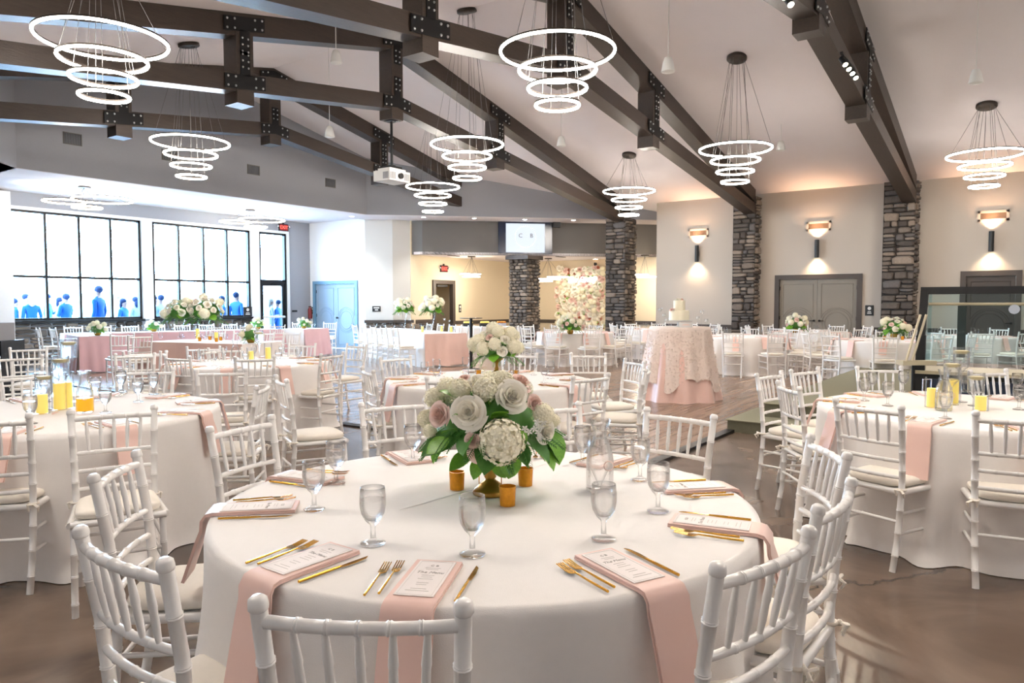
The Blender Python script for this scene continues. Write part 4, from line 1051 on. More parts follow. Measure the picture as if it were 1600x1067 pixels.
for px, py, ex, ey, L in ((717,615,700,600,.075),(726,650,718,628,.06),(775,640,790,628,.07),(790,640,765,632,.07),(850,650,846,632,.05),(752,712,735,738,.08),(775,712,800,738,.08),(800,700,790,735,.1),(860,680,880,715,.13),(845,690,872,720,.12),(700,665,715,655,.06),(690,690,680,705,.08),(735,700,700,715,.1),(812,665,822,676,.05),(830,690,850,700,.08),(765,610,772,625,.05),(700,680,672,690,.09)):
    p = bloc(px, py, .8); e_ = rt*(ex-px)+up*(py-ey); d = (e_.normalized()-fw*.35).normalized()
    leafy(t, LEAF, 'leaf', p-d*L*.2, d, L, rr.uniform(-.5,.5)+(0 if True else 0))
for i in range(40):
    a = 2*PI*i/40+rr.uniform(-.1,.1); d = rt*math.cos(a)+fw*math.sin(a); dd = (d+up*rr.uniform(-.55,-.05)).normalized()
    p = BC+d*.12-up*rr.uniform(.01,.06); leafy(t, FERN if i % 3 else LEAF2, 'fern' if i % 3 else 'leaf', p, dd, rr.uniform(.12,.165), rr.uniform(-.6,.6))
fl_ = MB()
for i, (px, py) in enumerate(((836,648),(842,656),(838,664),(832,657),(846,650),(841,672),(818,655),(824,660))):
    p = bloc(px, py)-fw*.02
    for k in range(5):
        an = 2*PI*k/5+i; e_ = rt*math.cos(an)+up*math.sin(an); f_ = rt*math.cos(an+.5)+up*math.sin(an+.5); g_ = rt*math.cos(an-.5)+up*math.sin(an-.5)
        fl_.add([p, p+g_*.008, p+e_*.014-fw*.003, p+f_*.008], [(0,1,2,3)])
o = link('small_blossoms', fl_.mesh('small_blossoms', mat('white blossom', '#f8f6f0', .6)), t)
for s in (-1, 1): link('metal_stake', MB().tube([rt*s*.04+up*.0, rt*s*.04+up*.2], .0018, 5).mesh('metal_stake', M['gold']), t)

# ------------------------------------------------------------------ second table behind it
B = (5.17, 3.98); TB = 'the table behind the big bouquet'
cloth(B, 'round white-clothed table just behind the big bouquet', 1, 1.1)
gB = 'chairs around the table behind the big bouquet'
def lab(c, x, y, tn): return CHL+f"at {clock(c, x, y)} o'clock of {tn}"
for p in ((812,551),(618,556),(575,575),(706,589)):
    m = at(p[0], p[1], .91); chair_top(p, B, lab(B, m.x, m.y, TB), gB, 'near')
for p, q in (((896,551),(943,551)), ((894,587),(952,582))):
    m = (at(p[0],p[1],.91)+at(q[0],q[1],.91))/2; chair_pair(p, q, B, lab(B, m.x, m.y, TB), gB)
for i, p in enumerate(((957,632),(967,650))):
    m = at(p[0], p[1], .48); chair_seat(p, B, CHL+('pulled out toward the cake table, the farther of two' if i == 0 else 'pulled out toward the cake table, the closer of two'), gB)
for i in range(10): setting(B, R(36*i+14), TB, full=True, cards=True, gk=i, gob=(i not in ()))
bouquet('white hydrangea bouquet in a gold compote on the table just behind the big one', *at(776, 586, TZ).xy, TZ, .235, 3, 26, 'compote', .2, mixture='HHhWP')
for i, (px, py, l) in enumerate(((747,590,'amber votive to the left of the second bouquet'),(806,590,'amber votive to the right of the second bouquet'))): votive(*at(px, py, TZ).xy, l)
carafe(*at(795, 592, TZ).xy, 'clear water carafe beside the second bouquet')

# ------------------------------------------------------------------ juice table
C = (2.07, 4.98); TC = 'the orange juice table'
cloth(C, 'round white-clothed table holding the orange juice carafe', 2, .3)
gC = 'chairs around the orange juice table'
chair_fit((114,643),(236,631),(160,772), CHL+"angled away at six o'clock of the orange juice table", gC)
for p, q in (((200,577),(267,573)), ((-14,588),(52,580)), ((20,554),(44,556)), ((35,541),(54,543)), ((203,551),(219,552)), ((219,551),(243,545))):
    m = (at(p[0],p[1],.91)+at(q[0],q[1],.91))/2
    d = math.hypot(m.x-C[0], m.y-C[1])
    n_ = (C[0]-m.x, C[1]-m.y)
    chair_top(((p[0]+q[0])/2, (p[1]+q[1])/2), C, (lab(C, m.x, m.y, TC) if d < 2.1 else CHL+{200:'straight behind the juice carafe goblets',-14:'cut by the picture edge behind the juice table',20:'in front of the black cabinet, the closer one',35:'in front of the black cabinet, the farther one',203:'half hidden in the aisle behind the juice table',219:'in the aisle facing the juice table'}[p[0]]), gC, 'near')
chair_seat((14,765), C, CHL+"cut by the picture edge at the orange juice table", gC)
for i in range(10): setting(C, R(36*i-59), TC, full=True, gk=i, gob=False)
for x, y in ((48,662),(165,645),(216,628),(240,616),(150,625),(72,628),(190,612)):
    q = at(x, y, TZ); goblet(q.x, q.y, f"water goblet at {clock(C, q.x, q.y)} o'clock of {TC}", 'goblets on '+TC, True)
carafe(*at(133, 644, TZ).xy, 'glass carafe half full of orange juice', 'juice', True)
pillar_candle(*at(66, 646, TZ).xy, 'yellow candle in a glass at the left of the juice carafe', .12, .16)
pillar_candle(*at(93, 640, TZ).xy, 'taller yellow candle nearest behind the juice carafe', .17, .24)
pillar_candle(*at(105, 638, TZ).xy, 'taller yellow candle touching the juice carafe side', .17, .24)
floating(*at(70, 640, TZ).xy, 'shortest stemmed glass with a floating candle on the juice table', .24)
floating(*at(97, 636, TZ).xy, 'middle stemmed glass with a floating candle on the juice table', .34)
floating(*at(110, 628, TZ).xy, 'tallest stemmed glass with a floating candle on the juice table', .44)
q = at(97, 642, TZ)
for k in range(9): 
    a = 2*PI*k/9; o = link('rose_petal', LEAF, None, (q.x+.12*math.cos(a), q.y+.12*math.sin(a), TZ+.012), (0,0,a*2), (.04,.06,.04)); o.data = o.data.copy() if k == 0 else PET; PET = o.data
    PET.materials.clear(); PET.materials.append(M['pink'])
    tag(o, 'loose blush rose petal by the juice candles, toward '+NUM[k]+" o'clock", 'petal', 'blush petals around the juice table candles')

# ------------------------------------------------------------------ table behind the juice table
D = (5.07, 7.4); TD = 'the table past the juice table'
cloth(D, 'round white-clothed table behind the juice table with yellow candles', 0, 2.0)
gD = 'chairs around the table behind the juice table'
for p, qq in (((277,555),'near'), ((346,576),'near'), ((398,556),'near'), ((519,551),'near'), ((557,537),'far'), ((330,545),'far'), ((472,536),'far')):
    m = at(p[0], p[1], .91); chair_top(p, D, lab(D, m.x, m.y, TD), gD, qq)
chair_pair((391,608),(427,590), C, CHL+"turned sideways between juice table and nearest table", gD)
chair_pair((433,586),(447,592), D, CHL+"seen edge-on beside the table past the juice table", gD)
for i in range(10): setting(D, R(36*i+5), TD, full=True, gk=i)
pillar_candle(*at(392, 566, TZ).xy, 'yellow candle in a glass left of the pair behind the juice table', .13, .17)
pillar_candle(*at(419, 562, TZ).xy, 'yellow candle in a glass right of the pair behind the juice table', .15, .2)
floating(*at(405, 563, TZ).xy, 'stemmed glass with floating candle behind the juice table', .36)
carafe(*at(368, 566, TZ).xy, 'clear water carafe on the table behind the juice table')

# ------------------------------------------------------------------ table beside the stage
E_ = (5.53, .32); TE = 'the table beside the stage'
cloth(E_, 'round white-clothed table beside the green stage steps', 1, 2.6)
gE = 'chairs around the table beside the stage'
chair_fit((1307,622),(1407,632),(1415,742), CHL+"angled at seven o'clock of the table beside the stage", gE)
chair_fit((1543,643),(1650,648),(1590,768), CHL+"cut by the picture edge at the stage-side table", gE)
for p, q in (((1196,584),(1209,578)), ((1211,593),(1256,606)), ((1234,577),(1281,573)), ((1340,572),(1408,572)), ((1515,578),(1574,576))):
    m = (at(p[0],p[1],.91)+at(q[0],q[1],.91))/2
    chair_top(((p[0]+q[0])/2, (p[1]+q[1])/2), E_, lab(E_, m.x, m.y, TE), gE, 'near') if abs(p[0]-q[0]) < 20 else chair_pair(p, q, E_, lab(E_, m.x, m.y, TE), gE)
for i in range(10): setting(E_, R(36*i+24), TE, full=True, gk=i, gob=False)
for x, y in ((1350,626),(1363,614),(1387,634),(1411,612),(1477,654),(1589,617),(1592,640),(1506,612)):
    q = at(x, y, TZ); goblet(q.x, q.y, f"water goblet at {clock(E_, q.x, q.y)} o'clock of {TE}", 'goblets on '+TE, True)
pillar_candle(*at(1456, 636, TZ).xy, 'yellow candle left of the carafe by the stage', .125, .2)
pillar_candle(*at(1489, 630, TZ).xy, 'tallest yellow candle behind the carafe by the stage', .16, .26)
pillar_candle(*at(1532, 641, TZ).xy, 'shortest yellow candle at the right by the stage', .09, .17)
carafe(*at(1474, 641, TZ).xy, 'clear carafe between the candles by the stage', 'water', True)
floating(*at(1486, 632, TZ).xy, 'middle stemmed glass with a floating candle by the stage', .3)
floating(*at(1500, 628, TZ).xy, 'tallest stemmed glass with a floating candle by the stage', .38)
floating(*at(1524, 634, TZ).xy, 'shortest stemmed glass with a floating candle by the stage', .22)
t = thing('table_number_frame', 'small silver frame standing left of the candles by the stage', 'frame', (*at(1448, 612, TZ).xy, TZ), YAW-PI/2)
link('frame', MB().box(-.035,-.03,-.005,.005,0,.1).box(.03,.035,-.005,.005,0,.1).box(-.03,.03,-.005,.005,.095,.1).box(-.03,.03,-.005,.005,0,.005).mesh('frame', M['chrome']), t)
link('pane', MB().box(-.03,.03,-.001,.001,.005,.095).mesh('pane', M['fglass']), t)

# ------------------------------------------------------------------ farther round tables
def pd(px, d): u = (px-800)/F_PX; return (d*(fx+rx*u), d*(fy+ry*u))
FT = [(pd(898,17.4), 'the table before the flower wall', 10), (pd(1160,15.3), 'the table behind the cake table', 46), (pd(1264,17.5), 'the table before the double doors', 22),
      (pd(1383,13.6), 'the table past the stage steps', 8), (pd(1037,19.2), 'the table between cake and column', 30), (pd(1508,15.2), 'the table behind the glass counter', 15)]
DESC = ['round white table with a bouquet before the flower wall', 'round white table right behind the cake table', 'round white table with a bouquet before the double doors', 'round white table with a bouquet behind the stage steps', 'round table with bluish cloth between cake table and free-standing column', 'round white table seen through the glass counter', 'round white table behind the glass counter by the single door']
for i, (c, tn, ph) in enumerate(FT):
    cloth(c, DESC[i], i % 3, i)
    for k in range(10):
        a = R(36*k+ph); r_ = 1.17+random.uniform(-.05,.12); x, y = c[0]+r_*math.cos(a), c[1]+r_*math.sin(a)
        if x > WX-.3: continue
        chair(x, y, (c[0]+random.uniform(-.15,.15), c[1]+random.uniform(-.15,.15)), lab(c, x, y, tn), 'chairs around '+tn, 'near' if i == 3 and k in (5,6,7) and False else 'far')
        setting(c, a, tn, full=False, cards=False, gk=k)
for nm, px, py, i in (('white bouquet on the table before the flower wall', 891, 522, 0), ('white bouquet on the table before the double doors', 1243, 520, 2), ('white hydrangea bouquet behind the stage steps', 1397, 529, 3)):
    p = at(px, py, TZ); bouquet(nm, p.x, p.y, TZ, .26, 20+i, 20, 'bowl', .14, mixture='HhWWP')
for i, (px, py) in enumerate(((1382,531),(1410,531))): votive(*at(px, py, TZ).xy, ['amber votive at the left under the bouquet behind the stage steps', 'amber votive at the right under the bouquet behind the stage steps'][i])
for i, (px, py) in enumerate(((1118,520),(1122,525))):
    pass

# ------------------------------------------------------------------ cake table
K = pd(1062, 10.95); CZ = 1.1
t = thing('cake_table', 'tall round cake table with rosette lace over a blush satin cloth', 'table', (K[0],K[1],0))
def drape(R0, H, zb, flare, nf, amp, seed, hem=0, m='pink', seg=140, rnd=0):
    r = random.Random(seed); p0, p1 = r.uniform(0, 6), r.uniform(0, 6); vs = [(0,0,H)]; N = 26; fs = []
    rg = [(R0*.5,H,0),(R0,H,0)]+[(None, H-(H-zb)*i/N, i/N) for i in range(1, N+1)]
    for ro, z, tt in rg:
        for k in range(seg):
            a = 2*PI*k/seg
            if ro is None:
                w = math.sin(nf*a+p0+.6*math.sin(2*a+p1)); rad = R0+.008+flare*tt**1.3+amp*w*min(1, tt*2)*(.4+.6*tt)+rnd*r.uniform(-1, 1)
                z2 = z+hem*tt*math.sin(4*a+p1)+hem*.4*tt*math.sin(9*a); vs.append((rad*math.cos(a), rad*math.sin(a), max(.004, z2)))
            else: vs.append((ro*math.cos(a), ro*math.sin(a), z))
    fs += [(0, 1+k, 1+(k+1) % seg) for k in range(seg)]
    for j in range(len(rg)-1):
        for k in range(seg): k2 = (k+1) % seg; fs.append((1+j*seg+k, 1+(j+1)*seg+k, 1+(j+1)*seg+k2, 1+j*seg+k2))
    return MB().add(vs, fs)
link('satin_cloth', drape(.43, CZ-.01, .004, .17, 9, .045, 2).mesh('satin_cloth', M['pink'], smooth='all'), t)
mb = drape(.445, CZ, .28, .13, 11, .03, 5, .1)
lc = link('lace_overlay', mb.mesh('lace_overlay', M['lace'], smooth='all'), t)
rs = MB(); r = random.Random(1); p_ = mb.v
for i in range(2200):
    v = Vector(p_[r.randrange(141*3, len(p_))]); n = Vector((v.x, v.y, 0)).normalized(); tg = Vector((-n.y, n.x, 0)); c = v+n*.006+tg*r.uniform(-.01,.01)+up*r.uniform(-.013,.013); s = r.uniform(.009,.016); a = r.uniform(0, 2)
    q4 = [c+(tg*math.cos(a+k*PI/2)+up*math.sin(a+k*PI/2))*s+n*r.uniform(0,.012) for k in range(4)]
    rs.add([c+n*.0]+q4, [(0,1,2),(0,2,3),(0,3,4),(0,4,1)])
o = link('rosette', rs.mesh('rosette', M['lace']), lc); o['kind'] = 'stuff'
kk = lambda dx, dy=0: (K[0]+rx*dx+fx*dy, K[1]+ry*dx+fy*dy)
x, y = kk(-.01); t = thing('wedding_cake', 'two-tier ivory wedding cake on a white pedestal stand', 'cake', (x,y,CZ))
link('cake_stand', MB().lathe([(.001,0),(.09,0),(.03,.02),(.025,.07),(.19,.09),(.195,.1),(.001,.1)], 28).mesh('cake_stand', M['speaker'], smooth=True), t)
link('lower_tier', MB().lathe([(.001,.1),(.15,.1),(.15,.235),(.142,.245),(.001,.245)], 32).mesh('lower_tier', M['cake'], smooth=True), t)
link('upper_tier', MB().lathe([(.001,.245),(.088,.245),(.088,.385),(.082,.395),(.001,.395)], 28).mesh('upper_tier', M['cake'], smooth=True), t)
for p, k, r_ in (((-.02,0,.4),'W',.045),((.04,.02,.4),'P',.04),((.0,-.04,.4),'W',.035)): head(t, k, rt*p[0]+fw*p[1]+up*p[2], up, r_, p[0]*9)
head(t, 'P', rt*-.12-fw*.05+up*.25, (up-rt*.5-fw*.3), .045, 1); head(t, 'W', rt*-.1-fw*.09+up*.24, (up-rt*.3-fw*.6), .03, 2)
def stem_candle(label, x, y, z, h):
    t = thing('stemmed_candle_glass', label, 'candle', (x,y,z), 0, 'small stemmed candle glasses by the cake')
    link('glass', MB().lathe([(.001,0),(.03,0),(.005,.008),(.005,h-.06),(.025,h-.05),(.03,h),(.028,h),(.001,h-.045)], 14, cap=False).mesh('glass', M['fglass'], smooth=True), t)
    link('candle', MB().lathe([(.001,h-.04),(.022,h-.04),(.022,h-.01),(.001,h-.01)], 12).mesh('candle', M['speaker'], smooth=True), t)
for i, (dx, h) in enumerate(((-.3,.28),(-.25,.2),(-.22,.13))): stem_candle(['tallest candle glass at the left of the cake', 'middle candle glass at the left of the cake', 'lowest candle glass at the left of the cake'][i], *kk(dx, -.05*i), CZ, h)
for i, (dx, h) in enumerate(((.33,.25),(.26,.16),(.38,.12))): stem_candle(['tallest candle glass at the right of the cake', 'middle candle glass at the right of the cake', 'lowest candle glass at the right of the cake'][i], *kk(dx, -.04*i), CZ, h)
x, y = kk(.02,-.3); t = thing('framed_card', 'small white framed card in front of the cake stand', 'frame', (x,y,CZ), YAW-PI/2)
link('frame', MB().box(-.1,.1,-.006,.006,0,.07).mesh('frame', M['speaker']), t); link('print_lines', MB().box(-.06,.06,-.008,-.006,.03,.036).box(-.04,.04,-.008,-.006,.044,.05).mesh('print_lines', M['pink']), t)

# ------------------------------------------------------------------ draped banquet tables
def rect_table(name, label, cx, cy, ang, L, W, sides, group='long draped head tables', pk='pinkd'):
    """local x along the length; sides: which faces hang pink"""
    t = thing(name, label, 'table', (cx,cy,0), ang, group); H = .765
    def ring(L, W, H, zb, fl, nf, amp, seed, rng=None):
        r = random.Random(seed); pts = []; n = 120; per = 2*(L+W)
        for k in range(n):
            d = per*k/n
            if d < L: p = (-L/2+d, -W/2); nn = (0,-1)
            elif d < L+W: p = (L/2, -W/2+d-L); nn = (1,0)
            elif d < 2*L+W: p = (L/2-(d-L-W), W/2); nn = (0,1)
            else: p = (-L/2, W/2-(d-2*L-W)); nn = (-1,0)
            cxn = Vector((p[0]/(L/2), p[1]/(W/2))); e = max(0, min(1, (min(abs(cxn.x), abs(cxn.y))-.85)/.15)); nn2 = Vector((nn[0]+math.copysign(e, p[0])*(nn[0] == 0), nn[1]+math.copysign(e, p[1])*(nn[1] == 0))).normalized()
            pts.append((Vector(p), nn2, d/per*2*PI))
        N = 14; vs = []; fs = []
        for j in range(N+1):
            tt = j/N; z = H-(H-zb)*tt
            for p, nn, th in pts:
                w = math.sin(nf*th+seed)+.5*math.sin(nf*2.3*th+seed); q = p+nn*(.004+fl*tt+amp*w*tt); vs.append((q.x, q.y, z))
        for j in range(N):
            for k in range(n): k2 = (k+1) % n; fs.append((j*n+k, (j+1)*n+k, (j+1)*n+k2, j*n+k2))
        fs.append(tuple(range(n))); return MB().add(vs, fs), pts
    m1, _ = ring(L, W, H, .005, .07, 26, .014, 3); link('tablecloth', m1.mesh('tablecloth', M['cloth'], smooth=True), t)
    for s in sides:      # hanging pink panels
        ln = L if s in 'fb' else W; n = 40; N = 14; vs = []; fs = []; ln2 = ln+.06
        for j in range(N+1):
            tt = j/N
            for k in range(n+1):
                u = -ln2/2+ln2*k/n; off = .02+.1*tt+.016*math.sin(u*13+2)*tt+.01*math.sin(u*31)*tt; z = H+.004-(H-.02-.03*abs(math.sin(u*5)))*tt; u *= 1+.06*tt
                vs.append({'f': (u,-W/2-off,z), 'b': (-u,W/2+off,z), 'r': (L/2+off,u,z), 'l': (-L/2-off,-u,z)}[s])
        fs = [(j*(n+1)+k, (j+1)*(n+1)+k, (j+1)*(n+1)+k+1, j*(n+1)+k+1) for j in range(N) for k in range(n)]
        link('satin_drape', MB().add(vs, fs).mesh('satin_drape', M[pk], smooth='all'), t)
    return t
def edge_pt(px, py): return at(px, py, .767)
# left leg, long back run, right leg of the head table before the windows
a, b = edge_pt(126,526), edge_pt(184,524.5)
rect_table('banquet_table', 'head table end draped in mauve satin, the closest to the windows on the left', (a.x+b.x)/2+.68*math.cos(R(76.4)), (a.y+b.y)/2+.68*math.sin(R(76.4)), R(76.4), 1.35, .7, 'lb')
rect_table('banquet_table', 'long head table with mauve satin front running before the window piers', 9.79, 17.21, R(-13.6), 4.95, .78, 'f')
rn = Vector((.235,.972,0)); ru = Vector((.972,-.235,0)); rc = Vector((9.79,17.21,0))
def onrun(px, off=0):
    r0 = ray(px, 500); k = (rc.dot(rn)+off)/(r0[0]*rn.x+r0[1]*rn.y); return Vector((r0[0]*k, r0[1]*k, 0))
rect_table('banquet_table', 'head table end draped in mauve satin beside the pale double door', 12.87-.24*.4, 15.8+.97*.4, R(104), .8, 1.03, 'l')
for i, px in enumerate((59,82)): chair_top((px,512), (9,17.6), CHL+['first','second'][i]+' on the stone wall side of the left head table', 'chairs along the left head table')
for i in range(8): p = rc+rn*.8+ru*(-2.1+.62*i); chair(p.x, p.y, (p.x-rn.x, p.y-rn.y), CHL+f"{['first','second','third','fourth','fifth','sixth','seventh','eighth','ninth'][i]} behind the long head table from the left", 'chairs behind the long head table')
for i, (x, y) in enumerate(((191,521),(219,523))): chair_top((x, y), (7.3,16.3), CHL+['first','second'][i]+' on the inner side of the left head table', 'chairs inside the head tables')
for i, px in enumerate((330,382,428)): p = onrun(px, -1.0); chair(p.x, p.y, (p.x+rn.x, p.y+rn.y), CHL+['first','second','third'][i]+' in front of the long head table', 'chairs in front of the long head table')
for i, (x, y) in enumerate(((13.35,17.0),(13.95,16.6))): chair(x, y, (13.0, 16.0), CHL+['first','second'][i]+' beside the pale double door', 'chairs beside the pale double door')
# long table with tall vases
th = math.atan2(4.0, 1.8)
u_ = Vector((math.cos(th), math.sin(th), 0)); n_ = Vector((-u_.y, u_.x, 0)); c0 = at(662,522,.767); c1 = at(729,520,.767); L2 = 4.2; W2 = 1.0
cc = (c0+c1)/2+u_*L2/2
rect_table('banquet_table', 'long table with two tall rose vases and a blush draped end', cc.x, cc.y, th, L2, W2, 'l', 'long draped head tables', 'pink')
for i in range(5):
    p = cc+n_*(W2/2+.36)+u_*(-1.75+.72*i); chair(p.x, p.y, (p.x-n_.x, p.y-n_.y), CHL+['first','second','third','fourth','fifth'][i]+' from the blush end, along the tall vase table', 'chairs along the tall vase table')
    p = cc-n_*(W2/2+.36)+u_*(-1.6+.72*i); chair(p.x, p.y, (p.x+n_.x, p.y+n_.y), CHL+['first','second','third','fourth','fifth'][i]+' on the far side of the tall vase table', 'chairs on the far side of the tall vase table')
for px, py, rd, nm in ((632,512,.3,'tall vase of white roses on the long table, the one nearer the pale door'), (676,513,.33,'tall vase of white roses on the long table, the one nearer the bar room door')):
    q = at(px, py, .767); bouquet(nm, q.x, q.y, .767, rd, int(px), 24, 'tall', .5, mixture='WWWhP')
# inner table with the peach front
a, b = edge_pt(232,534), edge_pt(366,537.5); d = (b-a); d.z = 0; L3 = d.length+.3; d.normalize(); nn = Vector((-d.y, d.x, 0)); 
if nn.dot(a) < 0: nn = -nn
cc3 = (a+b)/2+nn*.5
rect_table('banquet_table', 'peach-draped table with two tall vases, in front of the long head table', cc3.x, cc3.y, math.atan2(d.y, d.x) if (-d.y*-1)*0 == 0 else 0, L3, 1.0, 'f' if Vector((d.y,-d.x,0)).dot(a) < 0 else 'b', 'long draped head tables', 'pink')
for i, px in enumerate((222,318,352)):
    p = at(px, (549,541,543)[i], .885); chair_top((px, (549,541,543)[i]), (cc3.x, cc3.y), CHL+['first','second','third'][i]+' in front of the peach-draped table', 'chairs in front of the peach-draped table')
for i in range(4):
    p = cc3+nn*.85+d*(-.9+.6*i); chair(p.x, p.y, (cc3.x+d.x*(-.9+.6*i), cc3.y+d.y*(-.9+.6*i)), CHL+['first','second','third','fourth'][i]+' behind the peach-draped table', 'chairs behind the peach-draped table')
for px, py, rd, nm in ((283,527,.33,'tall vase of cream roses on the peach-draped table, nearer the window pier'), (322,527,.37,'tall vase of cream roses on the peach-draped table, nearer the second window')):
    q = at(px, py, .767); bouquet(nm, q.x, q.y, .767, rd, int(px), 24, 'tall', .42, mixture='WWWhP')
# small vases and glasses along the head tables
k = 0
for px, py, nm in ((152,518,'white bouquet low on the left head table end'), (240,509,'white bouquet low on the long head table before the pier'), (403,508,'white bouquet low on the long head table by the glass door'), (475,507,'white bouquet low on the right head table end'), (372,530,'cream bouquet low at the end of the peach-draped table')):
    q = onrun(px) if px in (240,403) else Vector((7.4,16.2,0)) if px == 152 else Vector((12.75,16.15,0)) if px == 475 else cc3-nn*.1-d*.0+d*(L3/2-.15 if (cc3+d).dot(rt) > cc3.dot(rt) else -(L3/2-.15)); bouquet(nm, q.x, q.y, .767, .19, px, 9, 'bowl', .08, mixture='HhW')
rg = random.Random(9); ORD = 'first second third fourth fifth sixth seventh eighth ninth tenth eleventh twelfth thirteenth fourteenth fifteenth sixteenth'.split()
GL = ['goblets on the long head table', 'goblets on the left head table', 'goblets on the right head table', 'goblets on the tall vase table', 'goblets on the peach-draped table']
for i in range(16): p = rc+ru*(-2.3+.3*i)+rn*rg.uniform(-.25,.25); goblet(p.x, p.y, f'{ORD[i]} water goblet from the left on the long mauve head table', GL[0])
for i in range(6): goblet(7.33+.05*i+rg.uniform(-.2,.2), 15.95+.17*i, f'{ORD[i]} water goblet from the draped end of the left head table', GL[1])
for i in range(6): goblet(12.5+.12*i, 16.0+rg.uniform(-.1,.25), f'{ORD[i]} water goblet from the draped end of the right head table', GL[2])
for i in range(12): p = cc+u_*(-1.9+.33*i)+n_*(.3 if i % 2 else -.3); goblet(p.x, p.y, f'{ORD[i]} water goblet from the blush end of the tall vase table', GL[3])
for i in range(8): p = cc3+d*(-.9+.25*i)+nn*(.3 if i % 2 else -.3); goblet(p.x, p.y, f'{ORD[i]} water goblet along the peach-draped table', GL[4])
for i, (px, py) in enumerate(((312,533),(328,531),(338,534),(345,532))): votive(*at(px, py, .767).xy, ['amber votive first on the peach-draped table','amber votive second on the peach-draped table','amber votive third on the peach-draped table','amber votive last on the peach-draped table'][i])
for i, (px, py, h) in enumerate(((338,533,.16),(309,530,.2))): pillar_candle(*at(px, py, .767).xy, ['short yellow candle in glass on the peach-draped table','tall yellow candle in glass on the peach-draped table'][i], h, h+.08)
for i, (px, py) in enumerate(((660,519),(690,518),(705,519))): pillar_candle(*at(px, py, .767).xy, ['yellow candle at the blush end of the tall vase table','yellow candle under the tall vase','yellow candle beside the tall vase'][i], .14, .2)
for i, (px, h) in enumerate(((622,.42),(640,.3),(694,.3),(702,.26))):
    q = at(px, 516, .767); stem_candle(['tallest','second','third','lowest'][i]+' clear candle stem on the tall vase table', q.x, q.y, .767, h)

# cocktail stand, buffet
x, y = pd(736, 15.9); t = thing('pedestal_stand', 'slim black pedestal stand with a thin round top', 'stand', (x,y,0))
link('top', MB().lathe([(.001,1.12),(.25,1.12),(.25,1.135),(.001,1.135)], 24).mesh('top', M['black']), t)
link('pole', MB().tube([(0,0,.02),(0,0,1.12)], .035, 10).mesh('pole', M['black'], smooth=True), t)
link('base', MB().lathe([(.001,0),(.2,0),(.2,.012),(.05,.03),(.001,.03)], 20).mesh('base', M['black']), t)
x, y = pd(757, 21.6)
rect_table('banquet_table', 'white-clothed buffet table in the bar room beside the short stone column', x, y, -PI/4, 1.6, .8, '')
for i in range(3):
    t = thing('chafing_dish', ['low serving dish on the buffet, first from the door','low serving dish in the middle of the buffet','serving dish of oranges on the buffet'][i], 'dish', (x+.35*(i-1), y-.35*(i-1), .767), -PI/4)
    link('tray', MB().box(-.14,.14,-.1,.1,0,.1).mesh('tray', M['black' if i < 2 else 'chrome']), t)
    mb = MB()
    for k in range(7): mb.ball((-.1+.035*k,.03*(k % 3-1),.12), .038, 8, 5)
    link('food', mb.mesh('food', M['foodo'] if i == 2 else M['candle'], smooth='all'), t)

# flower wall
a, b = onx = None, None
def onX(px, py, X):
    r = ray(px, py); k = X/r[0]; return Vector((X, r[1]*k, CAM_H+r[2]*k))
p0, p1 = onX(869,420,22.3), onX(945,500,22.3); y0, y1 = p1.y-.05, p0.y; zt = p0.z
t = thing('flower_wall', 'tall backdrop panel covered in cream and coral flowers', 'flower wall', (22.3,(y0+y1)/2,0))
wd = y1-y0; link('backing_panel', MB().box(-.02,.04,-wd/2,wd/2,0,zt).mesh('backing_panel', M['cream']), t)
r = random.Random(6); cols = max(6, int(wd/.155)); rows = int(zt/.155); cnt = 0
for i in range(cols):
    for j in range(rows):
        if cnt >= 298: break
        k = r.choice('WWWWWhhPPR'); cnt += 1; d = Vector((-1, r.uniform(-.4,.4), r.uniform(-.3,.5)))
        head(t, k, (-.03, -wd/2+.06+(wd-.1)*(i+r.uniform(.1,.9))/cols, .06+(zt-.02)*(j+r.uniform(.1,.9))/rows), d, r.uniform(.09,.125) if k not in 'R' else .07, r.uniform(0,6))
for i in range(90): leafy(t, LEAF, 'leaf', (-.04, r.uniform(-wd/2,wd/2), r.uniform(.05,zt)), (-.8, r.uniform(-1,1), r.uniform(-1,1)), .1)
pa = onX(908,437,22.08); s = thing('neon_sign', 'glowing white script neon sign on the flower wall', 'neon sign', pa, -PI/2)
link('lettering', text_mesh('The Family', .27, M['neon'], .012, .35), s, (0,0,0), (PI/2,0,0))
mb = MB().tube([(-.5,.01,.12),(-.5,.16,.12)], .006, 5).tube([(.5,.01,.12),(.5,.16,.12)], .006, 5).tube([(-.55,.012,-.1),(.55,.012,-.1)], .006, 5); link('bracket', mb.mesh('bracket', M['speaker']), s)

# ------------------------------------------------------------------ stage, counter
t = thing('stage', 'low green carpeted stage with two steps behind the table', 'stage', (0,0,0))
link('lower_step', MB().box(8.05,9.2,-2.2,2.78,0,.13).mesh('lower_step', M['carpetd']), t)
link('step_carpet', MB().box(8.03,9.2,-2.2,2.8,.13,.14).mesh('step_carpet', M['carpet']), t)
link('platform', MB().box(8.5,14.4,-3,2.5,.0,.29).mesh('platform', M['carpetd']), t)
link('platform_carpet', MB().box(8.48,14.42,-3,2.52,.29,.3).mesh('platform_carpet', M['carpet']), t)
dd = 8.9
g0 = pd(1440, dd); bx, by = g0
t = thing('glass_counter', 'black-framed counter with a slanted glass guard on the stage', 'counter', (bx,by,.3)); LN = 2.6   # runs toward -Y
def cz(py): return (474.5-py)/F_PX*dd+CAM_H-.3
zt_, zk, zb = cz(455), cz(524), cz(571)
link('post', MB().box(-.05,.05,-.05,.05,0,zk).mesh('post', M['black']), t)
link('post', MB().box(-.05,.05,-LN-.05,-LN+.05,0,zk).mesh('post', M['black']), t)
